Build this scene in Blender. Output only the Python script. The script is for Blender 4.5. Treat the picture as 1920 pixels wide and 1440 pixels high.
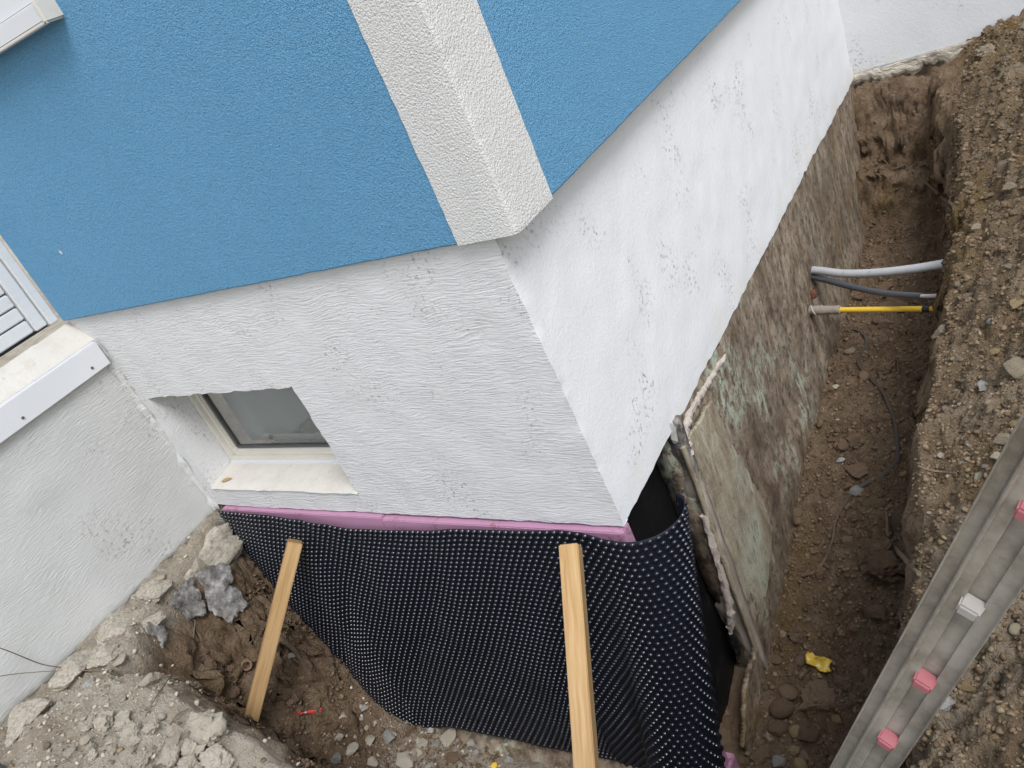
import bpy, bmesh, math, random
import numpy as np
from mathutils import Vector, Matrix, noise as mnoise
R = math.radians
rnd = random.Random(7)
for o in list(bpy.data.objects): bpy.data.objects.remove(o)
S = bpy.context.scene
C = S.collection

# ------------------------------------------------------------------ camera
YAW, PITCH, ROLL = R(-40.512), R(-26.710), R(-24.776)
cam_d = bpy.data.cameras.new('camera'); cam = bpy.data.objects.new('camera', cam_d); C.objects.link(cam)
fw = Vector((math.cos(PITCH)*math.sin(YAW), math.cos(PITCH)*math.cos(YAW), math.sin(PITCH)))
rt = Vector((math.cos(YAW), -math.sin(YAW), 0)); up = rt.cross(fw)
r2 = rt*math.cos(ROLL)+up*math.sin(ROLL); u2 = -rt*math.sin(ROLL)+up*math.cos(ROLL)
cam.matrix_world = Matrix(((r2.x,u2.x,-fw.x,1.0915),(r2.y,u2.y,-fw.y,-1.4561),(r2.z,u2.z,-fw.z,1.45),(0,0,0,1)))
cam_d.sensor_width = 36; cam_d.lens = 1560/1920*36; cam_d.clip_start = 0.02; cam_d.clip_end = 500
S.camera = cam

# ------------------------------------------------------------------ sky, sun, exposure (overcast)
W = bpy.data.worlds.new('World'); S.world = W; W.use_nodes = True
wn = W.node_tree; bg = wn.nodes['Background']
sky = wn.nodes.new('ShaderNodeTexSky'); sky.sky_type = 'NISHITA'; sky.sun_disc = False
SUN = Vector((0.49, -0.34, 0.82)).normalized()
sky.sun_elevation = math.asin(SUN.z); sky.sun_rotation = math.atan2(SUN.x, SUN.y)
sky.air_density = 1.6; sky.dust_density = 1.5; sky.ozone_density = 1.0
hs = wn.nodes.new('ShaderNodeHueSaturation'); hs.inputs['Saturation'].default_value = 0.50
wn.links.new(sky.outputs[0], hs.inputs['Color']); wn.links.new(hs.outputs[0], bg.inputs[0])
bg.inputs[1].default_value = 0.13
sd = bpy.data.lights.new('sun', 'SUN'); so = bpy.data.objects.new('sun', sd); C.objects.link(so)
sd.energy = 1.5; sd.angle = R(24); sd.color = (0.985, 0.985, 1.0)
so.rotation_euler = SUN.to_track_quat('Z', 'Y').to_euler(); so.location = SUN*20
S.view_settings.view_transform = 'Standard'; S.view_settings.look = 'None'; S.view_settings.gamma = 1
S.view_settings.exposure = 0.80
S.render.engine = 'CYCLES'

# ------------------------------------------------------------------ numpy noise
_t = np.random.RandomState(3).rand(65536).astype(np.float32)
def vn(x, y, z=0.0, seed=0):
    x, y, z = np.broadcast_arrays(np.asarray(x, float), np.asarray(y, float), np.asarray(z, float))
    xi, yi, zi = np.floor(x).astype(np.int64), np.floor(y).astype(np.int64), np.floor(z).astype(np.int64)
    fx, fy, fz = x-xi, y-yi, z-zi
    fx, fy, fz = [f*f*f*(f*(f*6-15)+10) for f in (fx, fy, fz)]
    def h(a, b, c):
        k = (a*73856093) ^ (b*19349663) ^ (c*83492791) ^ (seed*2654435)
        k = (k ^ (k >> 13))*1274126177
        return _t[(k ^ (k >> 16)) & 65535]
    o = 0
    for dx in (0, 1):
        for dy in (0, 1):
            for dz in (0, 1):
                w = (fx if dx else 1-fx)*(fy if dy else 1-fy)*(fz if dz else 1-fz)
                o = o+w*h(xi+dx, yi+dy, zi+dz)
    return o*2-1
def fbm(x, y, z=0.0, oct=4, seed=0, gain=.5):
    o, a = 0, 1.0
    for i in range(oct):
        k = 2.03**i
        o = o+a*vn(np.asarray(x)*k, np.asarray(y)*k, np.asarray(z)*k, seed+i); a *= gain
    return o
def sm(a, b, t):
    t = np.clip((np.asarray(t, float)-a)/(b-a), 0, 1); return t*t*(3-2*t)

# ------------------------------------------------------------------ node helper
class NT:
    def __init__(s, name):
        s.m = bpy.data.materials.new(name); s.m.use_nodes = True
        s.t = s.m.node_tree; s.b = s.t.nodes['Principled BSDF']; s._c = None
    def n(s, k): return s.t.nodes.new(k)
    def put(s, sock, v):
        if v is None: return
        if hasattr(v, 'links') or isinstance(v, bpy.types.NodeSocket): s.t.links.new(v, sock)
        elif isinstance(v, (tuple, list)) and len(v) == 3 and sock.type == 'RGBA': sock.default_value = (*v, 1)
        else: sock.default_value = v
    def co(s):
        if not s._c: s._c = s.n('ShaderNodeTexCoord').outputs['Object']
        return s._c
    def map(s, sc=(1, 1, 1), rot=(0, 0, 0), loc=(0, 0, 0), v=None):
        m = s.n('ShaderNodeMapping'); s.put(m.inputs[0], v or s.co())
        m.inputs['Location'].default_value = loc; m.inputs['Rotation'].default_value = rot; m.inputs['Scale'].default_value = sc
        return m.outputs[0]
    def noise(s, scale, det=3, rough=.55, v=None, dist=0.0, col=False):
        n = s.n('ShaderNodeTexNoise'); s.put(n.inputs['Vector'], v or s.co())
        n.inputs['Scale'].default_value = scale; n.inputs['Detail'].default_value = det
        n.inputs['Roughness'].default_value = rough; n.inputs['Distortion'].default_value = dist
        return n.outputs[1 if col else 0]
    def vor(s, scale, v=None, feat='F1', rand=1.0):
        n = s.n('ShaderNodeTexVoronoi'); n.feature = feat; s.put(n.inputs['Vector'], v or s.co())
        n.inputs['Scale'].default_value = scale; n.inputs['Randomness'].default_value = rand
        return n.outputs['Distance']
    def ramp(s, f, stops, interp='LINEAR'):
        r = s.n('ShaderNodeValToRGB'); s.put(r.inputs[0], f); cr = r.color_ramp; cr.interpolation = interp
        while len(cr.elements) < len(stops): cr.elements.new(.5)
        for e, (p, c) in zip(cr.elements, stops):
            e.position = p; e.color = (*c, 1) if isinstance(c, tuple) else (c, c, c, 1)
        return r.outputs[0]
    def mix(s, f, a, b, mode='MIX'):
        m = s.n('ShaderNodeMix'); m.data_type = 'RGBA'; m.blend_type = mode
        s.put(m.inputs[0], f); s.put(m.inputs[6], a); s.put(m.inputs[7], b); return m.outputs[2]
    def math(s, op, a, b=None):
        m = s.n('ShaderNodeMath'); m.operation = op; s.put(m.inputs[0], a); s.put(m.inputs[1], b); return m.outputs[0]
    def attr(s, nm):
        a = s.n('ShaderNodeAttribute'); a.attribute_name = nm; return a
    def bump(s, h, st=.5, d=.004, nrm=None):
        b = s.n('ShaderNodeBump'); b.inputs['Strength'].default_value = st; b.inputs['Distance'].default_value = d
        s.put(b.inputs['Height'], h)
        if nrm is not None: s.put(b.inputs['Normal'], nrm)
        return b.outputs[0]
    def out(s, col=None, rough=.8, nrm=None, metal=0.0, spec=.3):
        s.put(s.b.inputs['Base Color'], col); s.put(s.b.inputs['Roughness'], rough)
        s.put(s.b.inputs['Metallic'], metal); s.b.inputs['Specular IOR Level'].default_value = spec
        if nrm is not None: s.put(s.b.inputs['Normal'], nrm)
        return s.m
MAT = {}
def mat(name):
    def d(f): MAT[name] = f(NT(name)); return f
    return d

@mat('blue')
def _(n):
    v = n.noise(2.2, 4); big = n.noise(0.9, 2)
    c = n.mix(v, (.120, .309, .498), (.148, .349, .552))
    c = n.mix(n.ramp(n.noise(34, 5, .7), [(.70, 0), (.78, .22)]), c, (.30, .42, .55))
    h = n.noise(280, 2, .5, dist=.6); h2 = n.noise(120, 2)
    c = n.mix(n.ramp(h, [(.34, .55), (.50, 0)]), c, (.062, .183, .324))
    c = n.mix(n.ramp(h, [(.56, 0), (.70, .35)]), c, (.216, .415, .598))
    return n.out(c, .85, n.bump(n.math('ADD', h, n.math('MULTIPLY', h2, .5)), .95, .0075), spec=.2)
@mat('band')
def _(n):
    c = n.mix(n.noise(5, 4), (.548, .539, .523), (.631, .627, .614))
    h = n.noise(200, 2, .5, dist=.5)
    c = n.mix(n.ramp(h, [(.30, .35), (.5, 0)]), c, (.45, .44, .42))
    return n.out(c, .88, n.bump(h, .75, .007), spec=.2)

def stains(n, c, sc=7.0, amt=.6, lo=.70):
    """small brownish scuffs that have a shape of their own"""
    a = n.ramp(n.noise(sc, 2, .5), [(lo-.14, 0), (lo, 1)])
    b = n.ramp(n.noise(sc*15, 4, .75), [(.54, 0), (.66, 1)])
    return n.mix(n.math('MULTIPLY', n.math('MULTIPLY', a, b), amt), c, (.17, .135, .105))
@mat('plaster_trowel')
def _(n):
    w = n.mix(.045, n.co(), n.noise(5.5, 3, col=True))
    h = n.noise(1, 4, .6, n.map((26, 26, 250), v=w)); h2 = n.noise(170, 2, .6); h3 = n.noise(1, 3, .5, n.map((50, 50, 130), (0, R(20), 0), v=w))
    c = n.mix(n.noise(3, 4), (.598, .596, .598), (.664, .664, .664))
    c = stains(n, c, 5.0, .85, .66)
    c = n.mix(n.ramp(h, [(.28, .25), (.45, 0)]), c, (.5, .49, .48))
    hh = n.math('ADD', n.math('ADD', n.ramp(h, [(.35, 0), (.68, 1)]), n.math('MULTIPLY', h2, .35)), n.math('MULTIPLY', h3, .5))
    hh = n.math('MULTIPLY', hh, n.ramp(n.noise(3.0, 3), [(.35, .45), (.62, 1.15)]))
    return n.out(c, .85, n.bump(hh, .55, .0038), spec=.2)
@mat('plaster_fine')
def _(n):
    c = n.mix(n.noise(2.5, 4), (.614, .616, .627), (.664, .664, .672))
    c = stains(n, c, 4.2, .85, .68)
    st = n.ramp(n.noise(1, 4, .7, n.map((26, 26, 5.5))), [(.66, 0), (.74, .6)])
    far = n.ramp(n.noise(1.3, 2), [(.45, 0), (.62, 1)])
    c = n.mix(n.math('MULTIPLY', st, far), c, (.42, .38, .34))
    s = n.n('ShaderNodeSeparateXYZ'); n.put(s.inputs[0], n.co())
    low = n.ramp(n.math('ADD', n.math('MULTIPLY', s.outputs[2], -1.5), n.math('MULTIPLY', n.noise(5, 4), .9)), [(.38, 0), (.70, .8)])
    c = n.mix(low, c, (.60, .555, .49))
    h = n.noise(120, 2, .6, dist=.5); h2 = n.noise(1, 2, .5, n.map((60, 40, 40), (R(30), 0, 0)))
    return n.out(c, .85, n.bump(n.math('ADD', h, n.math('MULTIPLY', h2, .7)), .30, .0045), spec=.2)
@mat('plaster_return')
def _(n):
    w = n.mix(.05, n.co(), n.noise(6, 3, col=True))
    h = n.noise(1, 4, .6, n.map((26, 26, 230), (R(12), 0, 0), v=w)); h2 = n.noise(150, 2)
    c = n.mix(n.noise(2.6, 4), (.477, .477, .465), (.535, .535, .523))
    c = stains(n, c, 4.6, .65, .68)
    s = n.n('ShaderNodeSeparateXYZ'); n.put(s.inputs[0], n.co())
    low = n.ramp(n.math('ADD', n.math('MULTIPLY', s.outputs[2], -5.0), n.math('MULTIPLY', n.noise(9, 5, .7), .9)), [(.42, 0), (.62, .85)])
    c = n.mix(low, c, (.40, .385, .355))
    hh = n.math('ADD', n.ramp(h, [(.38, 0), (.66, 1)]), n.math('MULTIPLY', h2, .4))
    hh = n.math('MULTIPLY', hh, n.ramp(n.noise(3.0, 3), [(.35, .45), (.62, 1.15)]))
    return n.out(c, .85, n.bump(hh, .5, .0036), spec=.2)
@mat('cream')
def _(n):
    c = n.mix(n.noise(6, 4), (.50, .47, .42), (.575, .555, .515))
    c = n.mix(n.ramp(n.noise(13, 5, .7), [(.50, 0), (.74, .45)]), c, (.44, .365, .29))
    c = n.mix(n.ramp(n.noise(60, 4, .75), [(.62, 0), (.72, .6)]), c, (.19, .15, .115))
    return n.out(c, .85, n.bump(n.noise(70, 3), .5, .004), spec=.2)
@mat('white_paint')
def _(n):
    c = n.mix(n.noise(1, 4, .6, n.map((14, 3, 60))), (.548, .556, .564), (.631, .639, .647))
    c = n.mix(n.ramp(n.noise(20, 5, .7), [(.60, 0), (.72, .45)]), c, (.42, .39, .35))
    return n.out(c, .6, n.bump(n.noise(1, 3, .6, n.map((60, 6, 160))), .25, .002))
@mat('white_metal')
def _(n):
    c = n.mix(n.noise(5, 3), (.581, .589, .606), (.631, .639, .656))
    c = n.mix(n.ramp(n.noise(48, 4, .7), [(.68, 0), (.76, .4)]), c, (.40, .38, .35))
    return n.out(c, .4, spec=.5)
@mat('pvc_cream')
def _(n):
    c = n.mix(n.noise(9, 4), (.554, .521, .458), (.622, .596, .546))
    c = n.mix(n.ramp(n.noise(24, 5, .7), [(.58, 0), (.72, .35)]), c, (.42, .33, .25))
    return n.out(c, .42, spec=.5)
@mat('rubber')
def _(n): return n.out((.10, .10, .10), .55)
@mat('glass')
def _(n):
    n.b.inputs['Transmission Weight'].default_value = 1.0; n.b.inputs['IOR'].default_value = 1.5
    return n.out((.93, .95, .95), .03, spec=.5)
@mat('blind')
def _(n): return n.out(n.mix(n.noise(2.5, 3), (.33, .36, .35), (.41, .44, .43)), .7)
@mat('dark_room')
def _(n): return n.out((.05, .05, .05), .9)
@mat('bitumen')
def _(n):
    h = n.noise(26, 5, .65)
    return n.out(n.mix(n.ramp(n.noise(11, 5, .7), [(.58, 0), (.75, .5)]), (.006, .006, .007), (.045, .042, .04)), .5, n.bump(h, .5, .006))
@mat('pink')
def _(n):
    c = n.mix(n.noise(4, 3), (.378, .194, .297), (.439, .237, .348))
    a = n.ramp(n.noise(5.5, 2), [(.50, 0), (.62, 1)]); b = n.ramp(n.noise(55, 4, .7), [(.50, 0), (.62, 1)])
    c = n.mix(n.math('MULTIPLY', n.math('MULTIPLY', a, b), .8), c, (.20, .085, .07))
    return n.out(c, .7, n.bump(n.noise(160, 2), .2, .002))
@mat('old_wall')
def _(n):
    st = n.map((5.5, 5.5, 2.9), (R(-9), 0, 0))
    a = n.noise(2.2, 6, .65, st, .6); f = n.noise(9, 6, .72, st, .5); sp = n.noise(55, 4, .7)
    c = n.ramp(a, [(.28, (.10, .071, .049)), (.44, (.205, .156, .111)), (.56, (.29, .23, .168)), (.74, (.42, .35, .27))])
    c = n.mix(n.ramp(f, [(.30, .75), (.48, 0)]), c, (.055, .040, .029))
    c = n.mix(n.ramp(f, [(.56, 0), (.70, .55)]), c, (.42, .375, .31))
    g = n.math('MULTIPLY', n.ramp(n.noise(2.9, 3, .6, n.map((2.0, 1.0, .9), loc=(0, 3.1, .4))), [(.50, 0), (.60, 1)]), n.ramp(n.noise(5, 5, .7, st), [(.46, 0), (.56, .85)]))
    sy = n.n('ShaderNodeSeparateXYZ'); n.put(sy.inputs[0], n.co())
    g = n.math('MULTIPLY', g, n.ramp(n.math('MULTIPLY', sy.outputs[1], .25), [(.40, 1.0), (.52, .22)]))
    c = n.mix(g, c, (.43, .47, .375))
    c = n.mix(n.ramp(n.noise(26, 5, .75), [(.38, .8), (.48, 0)]), c, (.075, .055, .039))
    c = n.mix(n.ramp(n.noise(3.2, 4, .6, n.map((1, 1, .6), loc=(2, 0, 0))), [(.60, 0), (.72, .7)]), c, (.24, .155, .065))
    c = n.mix(n.ramp(sp, [(.26, .6), (.38, 0)]), c, (.05, .04, .03))
    c = n.mix(n.ramp(n.noise(2.1, 5, .65, n.map((1, 1, .7), loc=(0, .7, 0))), [(.50, 0), (.66, .7)]), c, (.095, .066, .044))
    hh = n.math('ADD', n.math('MULTIPLY', f, 1.2), n.math('MULTIPLY', sp, .6))
    return n.out(c, .92, n.bump(hh, .8, .007), spec=.15)
@mat('green_slab')
def _(n):
    st = n.map((6, 6, 2.2), (R(-12), 0, 0))
    a = n.noise(2.4, 6, .65, st, .5); sp = n.noise(120, 3, .7); f = n.noise(8, 5, .7, st)
    c = n.ramp(a, [(.30, (.20, .155, .105)), (.47, (.31, .26, .185)), (.58, (.385, .345, .255)), (.72, (.46, .455, .35))])
    c = n.mix(n.ramp(n.noise(1.9, 3, .55, n.map(loc=(0, 1.2, .3))), [(.52, 0), (.66, .6)]), c, (.42, .47, .375))
    c = n.mix(n.ramp(f, [(.34, .65), (.46, 0)]), c, (.12, .085, .06))
    c = n.mix(n.ramp(n.noise(4.5, 5, .65, n.map((1, 1, .7))), [(.50, 0), (.64, .6)]), c, (.165, .122, .083))
    c = n.mix(n.ramp(sp, [(.30, .55), (.45, 0)]), c, (.13, .10, .075))
    return n.out(c, .93, n.bump(n.math('ADD', sp, f), .6, .006), spec=.15)
@mat('cut_face')
def _(n):
    a = n.noise(1, 5, .6, n.map((24, 24, 7), (0, R(25), 0)), .5)
    c = n.ramp(a, [(.3, (.20, .165, .135)), (.5, (.31, .262, .22)), (.7, (.40, .355, .305))])
    s = n.n('ShaderNodeSeparateXYZ'); n.put(s.inputs[0], n.co())
    top = n.ramp(n.math('ADD', s.outputs[2], n.math('MULTIPLY', n.noise(7, 4, .7), .35)), [(-.28+.08, 0), (.0, .9)])
    c = n.mix(n.math('MULTIPLY', n.ramp(n.math('ADD', n.math('MULTIPLY', s.outputs[2], 2.0), n.noise(9, 5, .7)), [(.0, 0), (.25, .9)]), 1.0), c, n.ramp(n.noise(14, 5, .75), [(.46, (.045, .043, .042)), (.66, (.33, .30, .28))]))
    return n.out(c, .9, n.bump(a, .6, .006), spec=.15)
@mat('mortar_pink')
def _(n):
    return n.out(n.mix(n.noise(60, 4, .7), (.38, .32, .275), (.52, .455, .405)), .95, n.bump(n.noise(130, 3), .8, .005), spec=.1)
@mat('grey_plaster')
def _(n):
    c = n.ramp(n.noise(9, 6, .7), [(.34, (.25, .22, .18)), (.52, (.47, .42, .345)), (.70, (.60, .55, .465))])
    return n.out(c, .95, n.bump(n.noise(45, 5, .7), .8, .008), spec=.1)
@mat('strip_green')
def _(n):
    return n.out(n.mix(n.noise(10, 5, .7), (.15, .15, .125), (.25, .25, .215)), .9, n.bump(n.noise(60, 3), .5, .004))
@mat('soil')
def _(n):
    a = n.attr('soil'); sp = n.n('ShaderNodeSeparateColor'); n.put(sp.inputs[0], a.outputs['Color'])
    dry, ochre, dust = sp.outputs[0], sp.outputs[1], sp.outputs[2]
    m = n.noise(11, 6, .72); f = n.noise(70, 5, .75); g = n.noise(210, 3, .7); m2 = n.noise(3.3, 4, .6)
    wet = n.ramp(m, [(.30, (.135, .089, .056)), (.50, (.285, .195, .126)), (.72, (.41, .30, .205))])
    dr = n.ramp(m, [(.28, (.165, .115, .069)), (.50, (.305, .222, .138)), (.72, (.43, .33, .22))])
    du = n.ramp(m, [(.30, (.44, .375, .29)), (.50, (.62, .54, .43)), (.72, (.72, .65, .54))])
    c = n.mix(dry, wet, dr)
    oc = n.math('MULTIPLY', ochre, n.ramp(m2, [(.42, .2), (.60, 1)]))
    c = n.mix(oc, c, n.ramp(f, [(.3, (.17, .105, .038)), (.7, (.33, .225, .095))]))
    c = n.mix(n.ramp(f, [(.30, .6), (.46, 0)]), c, (.065, .043, .028))
    c = n.mix(dust, c, n.mix(n.ramp(f, [(.30, .45), (.44, 0)]), du, (.20, .165, .12)))
    c = n.mix(n.ramp(g, [(.62, 0), (.72, .3)]), c, (.38, .32, .25))
    hh = n.math('ADD', n.math('MULTIPLY', f, 1.6), n.math('ADD', n.math('MULTIPLY', g, .5), m))
    return n.out(c, .96, n.bump(hh, 1.0, .024), spec=.12)
def stone_mat(name, a, b, sp=(.05, .04, .03), bs=40, coat=None):
    n = NT(name); oi = n.n('ShaderNodeObjectInfo'); v = n.n('ShaderNodeVectorMath'); v.operation = 'ADD'
    n.put(v.inputs[0], n.co()); n.put(v.inputs[1], oi.outputs['Location'])
    vv = v.outputs[0]
    k = n.math('ADD', n.noise(18, 5, .7, vv), n.math('MULTIPLY', n.math('SUBTRACT', oi.outputs['Random'], .5), .25))
    c = n.ramp(k, [(.30, a), (.68, b)])
    c = n.mix(n.ramp(n.noise(bs*1.6, 4, .75, vv), [(.28, .55), (.42, 0)]), c, sp)
    if coat: c = n.mix(n.ramp(n.noise(22, 4, .7, vv), [(.48, 0), (.64, .75)]), c, coat)
    MAT[name] = n.out(c, .92, n.bump(n.noise(bs, 6, .7, vv), .9, .008), spec=.15)
stone_mat('rubble', (.42, .365, .29), (.61, .55, .45), (.24, .19, .14))
stone_mat('chalk', (.46, .45, .42), (.62, .61, .58), (.25, .23, .2), 60, (.34, .30, .25))
stone_mat('tan_stone', (.27, .215, .145), (.44, .37, .27), (.13, .1, .07), 50, (.20, .15, .10))
stone_mat('grey_stone', (.25, .235, .21), (.42, .40, .365), (.12, .1, .08), 70)
stone_mat('ochre_stone', (.31, .215, .10), (.47, .36, .205), (.16, .11, .06), 40, (.22, .16, .10))
stone_mat('yellow_stone', (.45, .38, .25), (.60, .54, .40), (.22, .17, .1), 60)
stone_mat('clod', (.14, .094, .060), (.31, .215, .145), (.07, .046, .03), 70, (.21, .145, .096))
stone_mat('dry_clod', (.20, .152, .105), (.34, .27, .195), (.09, .065, .045), 70)
stone_mat('brick_bit', (.24, .085, .055), (.33, .13, .085), (.1, .05, .04), 60, (.13, .085, .06))
@mat('gravel')
def _(n):
    a = n.attr('tint'); f = n.noise(90, 5, .75)
    c = n.mix(n.ramp(f, [(.30, .6), (.55, 0)]), a.outputs['Color'], (.05, .036, .026))
    return n.out(c, .94, n.bump(n.noise(130, 4, .7), .8, .006), spec=.15)
@mat('membrane')
def _(n):
    c = n.mix(n.noise(6, 4, .6), (.0055, .007, .012), (.009, .011, .019))
    c = n.mix(n.ramp(n.noise(30, 5, .7), [(.62, 0), (.76, .25)]), c, (.07, .062, .052))
    return n.out(c, n.ramp(n.noise(14, 3), [(.3, .17), (.7, .26)]), spec=.7)
@mat('membrane_sheet')
def _(n):
    c = n.mix(n.noise(6, 4, .6), (.0045, .0055, .010), (.0075, .009, .0155))
    c = n.mix(n.ramp(n.noise(30, 5, .7), [(.64, 0), (.78, .2)]), c, (.05, .044, .037))
    return n.out(c, .55, spec=.22)
@mat('wood')
def _(n):
    w = n.mix(.015, n.co(), n.noise(5, 2, col=True))
    g = n.noise(1, 4, .6, n.map((95, 95, 3.2), v=w), .4)
    c = n.ramp(g, [(.30, (.30, .17, .066)), (.50, (.39, .242, .107)), (.72, (.455, .307, .152))])
    c = n.mix(n.ramp(n.noise(1.0, 3, .5, n.map((7, 7, 2.2))), [(.42, 0), (.68, .35)]), c, (.43, .29, .16))
    kn = n.ramp(n.vor(1, n.map((13, 13, 3.6)), rand=1), [(.06, .8), (.16, 0)])
    c = n.mix(kn, c, (.30, .15, .065))
    return n.out(c, .68, n.bump(g, .25, .002), spec=.3)
@mat('aluminium')
def _(n):
    a = n.noise(1, 5, .65, n.map((30, 30, 5)), .4); d = n.noise(10, 5, .7)
    c = n.ramp(d, [(.34, (.235, .205, .165)), (.52, (.37, .335, .285)), (.72, (.46, .425, .37))])
    c = n.mix(n.ramp(n.noise(34, 5, .75), [(.63, 0), (.72, .6)]), c, (.115, .09, .065))
    return n.out(c, n.ramp(a, [(.3, .42), (.7, .62)]), n.bump(a, .15, .002), metal=.25, spec=.5)
@mat('plastic_pink')
def _(n): return n.out(n.mix(n.noise(40, 4), (.30, .085, .10), (.38, .145, .155)), .6)
@mat('plastic_white')
def _(n): return n.out(n.mix(n.noise(40, 4), (.30, .275, .255), (.39, .365, .34)), .55)
@mat('pipe_grey')
def _(n):
    c = n.mix(n.noise(14, 4), (.36, .365, .37), (.45, .455, .46))
    return n.out(n.mix(n.ramp(n.noise(26, 5, .75), [(.58, 0), (.72, .75)]), c, (.15, .12, .09)), .5)
@mat('pipe_dark')
def _(n):
    c = n.mix(n.noise(20, 4), (.055, .060, .070), (.085, .092, .105))
    return n.out(n.mix(n.ramp(n.noise(30, 5, .75), [(.60, 0), (.74, .6)]), c, (.20, .17, .14)), .35, spec=.5)
@mat('pipe_yellow')
def _(n):
    c = n.mix(n.noise(12, 4), (.68, .41, .035), (.76, .50, .06))
    return n.out(n.mix(n.ramp(n.noise(26, 5, .75), [(.60, 0), (.76, .7)]), c, (.30, .20, .07)), .45)
@mat('pipe_orange')
def _(n): return n.out(n.mix(n.noise(20, 5), (.52, .235, .03), (.66, .34, .05)), .55)
@mat('sleeve')
def _(n): return n.out(n.mix(n.noise(22, 5, .7), (.21, .165, .125), (.37, .32, .27)), .85, n.bump(n.noise(50, 4), .6, .004))
@mat('tape')
def _(n): return n.out((.03, .03, .034), .45)
@mat('cable_end')
def _(n): return n.out((.46, .40, .385), .6)
@mat('root')
def _(n):
    oi = n.n('ShaderNodeObjectInfo')
    c = n.mix(oi.outputs['Random'], (.13, .088, .056), (.27, .21, .15))
    return n.out(n.mix(n.noise(45, 4), c, (.10, .07, .045)), .9, n.bump(n.noise(90, 4), .6, .004))
@mat('strap')
def _(n): return n.out(n.mix(n.noise(24, 5, .7), (.035, .030, .027), (.105, .082, .062)), .65)
@mat('felt')
def _(n):
    c = n.ramp(n.noise(26, 6, .75), [(.36, (.075, .070, .066)), (.50, (.175, .168, .16)), (.64, (.36, .345, .325))])
    c = n.mix(n.ramp(n.noise(9, 4, .7), [(.52, 0), (.66, .6)]), c, (.27, .235, .19))
    return n.out(c, .85, n.bump(n.noise(120, 4, .7), .7, .005))
@mat('rust')
def _(n): return n.out(n.mix(n.noise(40, 5, .7), (.15, .085, .05), (.29, .19, .12)), .85, n.bump(n.noise(80, 4), .6, .004))
@mat('foil_yellow')
def _(n):
    c = n.ramp(n.noise(20, 4, .6), [(.36, (.10, .16, .07)), (.44, (.62, .40, .03)), (.60, (.70, .47, .04)), (.70, (.42, .30, .13))])
    return n.out(c, .32, spec=.6)
@mat('foil_red')
def _(n): return n.out(n.ramp(n.noise(30, 3), [(.40, (.52, .03, .035)), (.62, (.60, .06, .06)), (.72, (.62, .55, .5))]), .4, spec=.5)
@mat('screw')
def _(n): return n.out((.12, .12, .12), .5, metal=.5)
@mat('dark_board')
def _(n): return n.out(n.mix(n.noise(20, 4), (.035, .045, .055), (.06, .07, .08)), .6)
@mat('leaf')
def _(n): return n.out(n.mix(n.noise(60, 3), (.28, .19, .07), (.36, .27, .12)), .8)

# ------------------------------------------------------------------ object helpers
def link(name, me, m=None, parent=None, smooth=False, angle=None):
    o = bpy.data.objects.new(name, me); C.objects.link(o)
    if m is not None:
        for q in (m if isinstance(m, (list, tuple)) else [m]):
            me.materials.append(MAT[q])
    if parent: o.parent = parent
    if smooth:
        me.polygons.foreach_set('use_smooth', [True]*len(me.polygons))
        if angle: me.set_sharp_from_angle(angle=R(angle))
    return o
def mesh(name, v, f):
    me = bpy.data.meshes.new(name); me.from_pydata([tuple(map(float, p)) for p in v], [], f); me.update(); return me
def tag(o, label, cat, group=None, kind=None):
    if label: o['label'] = label
    if cat: o['category'] = cat
    if group: o['group'] = group
    if kind: o['kind'] = kind
    return o
def empty(name, loc=(0, 0, 0)):
    o = bpy.data.objects.new(name, None); C.objects.link(o); o.location = loc; o.empty_display_size = .05; return o
def box(name, x0, x1, y0, y1, z0, z1, m, parent=None, bev=.002, seg=2):
    bm = bmesh.new(); bmesh.ops.create_cube(bm, size=1)
    for v in bm.verts:
        v.co = Vector(((x0+x1)/2+v.co.x*(x1-x0), (y0+y1)/2+v.co.y*(y1-y0), (z0+z1)/2+v.co.z*(z1-z0)))
    if bev: bmesh.ops.bevel(bm, geom=list(bm.edges), offset=bev, segments=seg, affect='EDGES')
    me = bpy.data.meshes.new(name); bm.to_mesh(me); bm.free()
    return link(name, me, m, parent, True, 35)
def grid_mesh(name, P, mask=None, closeu=False):
    """P: (nu, nv, 3) array -> quads"""
    nu, nv = P.shape[:2]; idx = np.arange(nu*nv).reshape(nu, nv)
    a, b, c, d = idx[:-1, :-1], idx[1:, :-1], idx[1:, 1:], idx[:-1, 1:]
    if mask is not None: a, b, c, d = a[mask], b[mask], c[mask], d[mask]
    q = np.stack([a.ravel(), b.ravel(), c.ravel(), d.ravel()], 1)
    me = bpy.data.meshes.new(name)
    me.vertices.add(nu*nv); me.vertices.foreach_set('co', P.reshape(-1).astype(np.float32))
    me.loops.add(q.size); me.loops.foreach_set('vertex_index', q.reshape(-1).astype(np.int32))
    me.polygons.add(len(q)); me.polygons.foreach_set('loop_start', np.arange(0, q.size, 4, dtype=np.int32))
    me.update(calc_edges=True); me.validate(); return me
def solidify(o, t, off=-1):
    md = o.modifiers.new('thick', 'SOLIDIFY'); md.thickness = t; md.offset = off; return o
def spline(pts, n):
    """Catmull-Rom through pts, n samples"""
    p = np.array(pts, float); p = np.vstack([2*p[0]-p[1], p, 2*p[-1]-p[-2]])
    u = np.linspace(0, len(pts)-1-1e-6, n); i = np.floor(u).astype(int); t = (u-i)[:, None]
    a, b, c, d = p[i], p[i+1], p[i+2], p[i+3]
    return .5*((2*b)+(-a+c)*t+(2*a-5*b+4*c-d)*t**2+(-a+3*b-3*c+d)*t**3)
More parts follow.
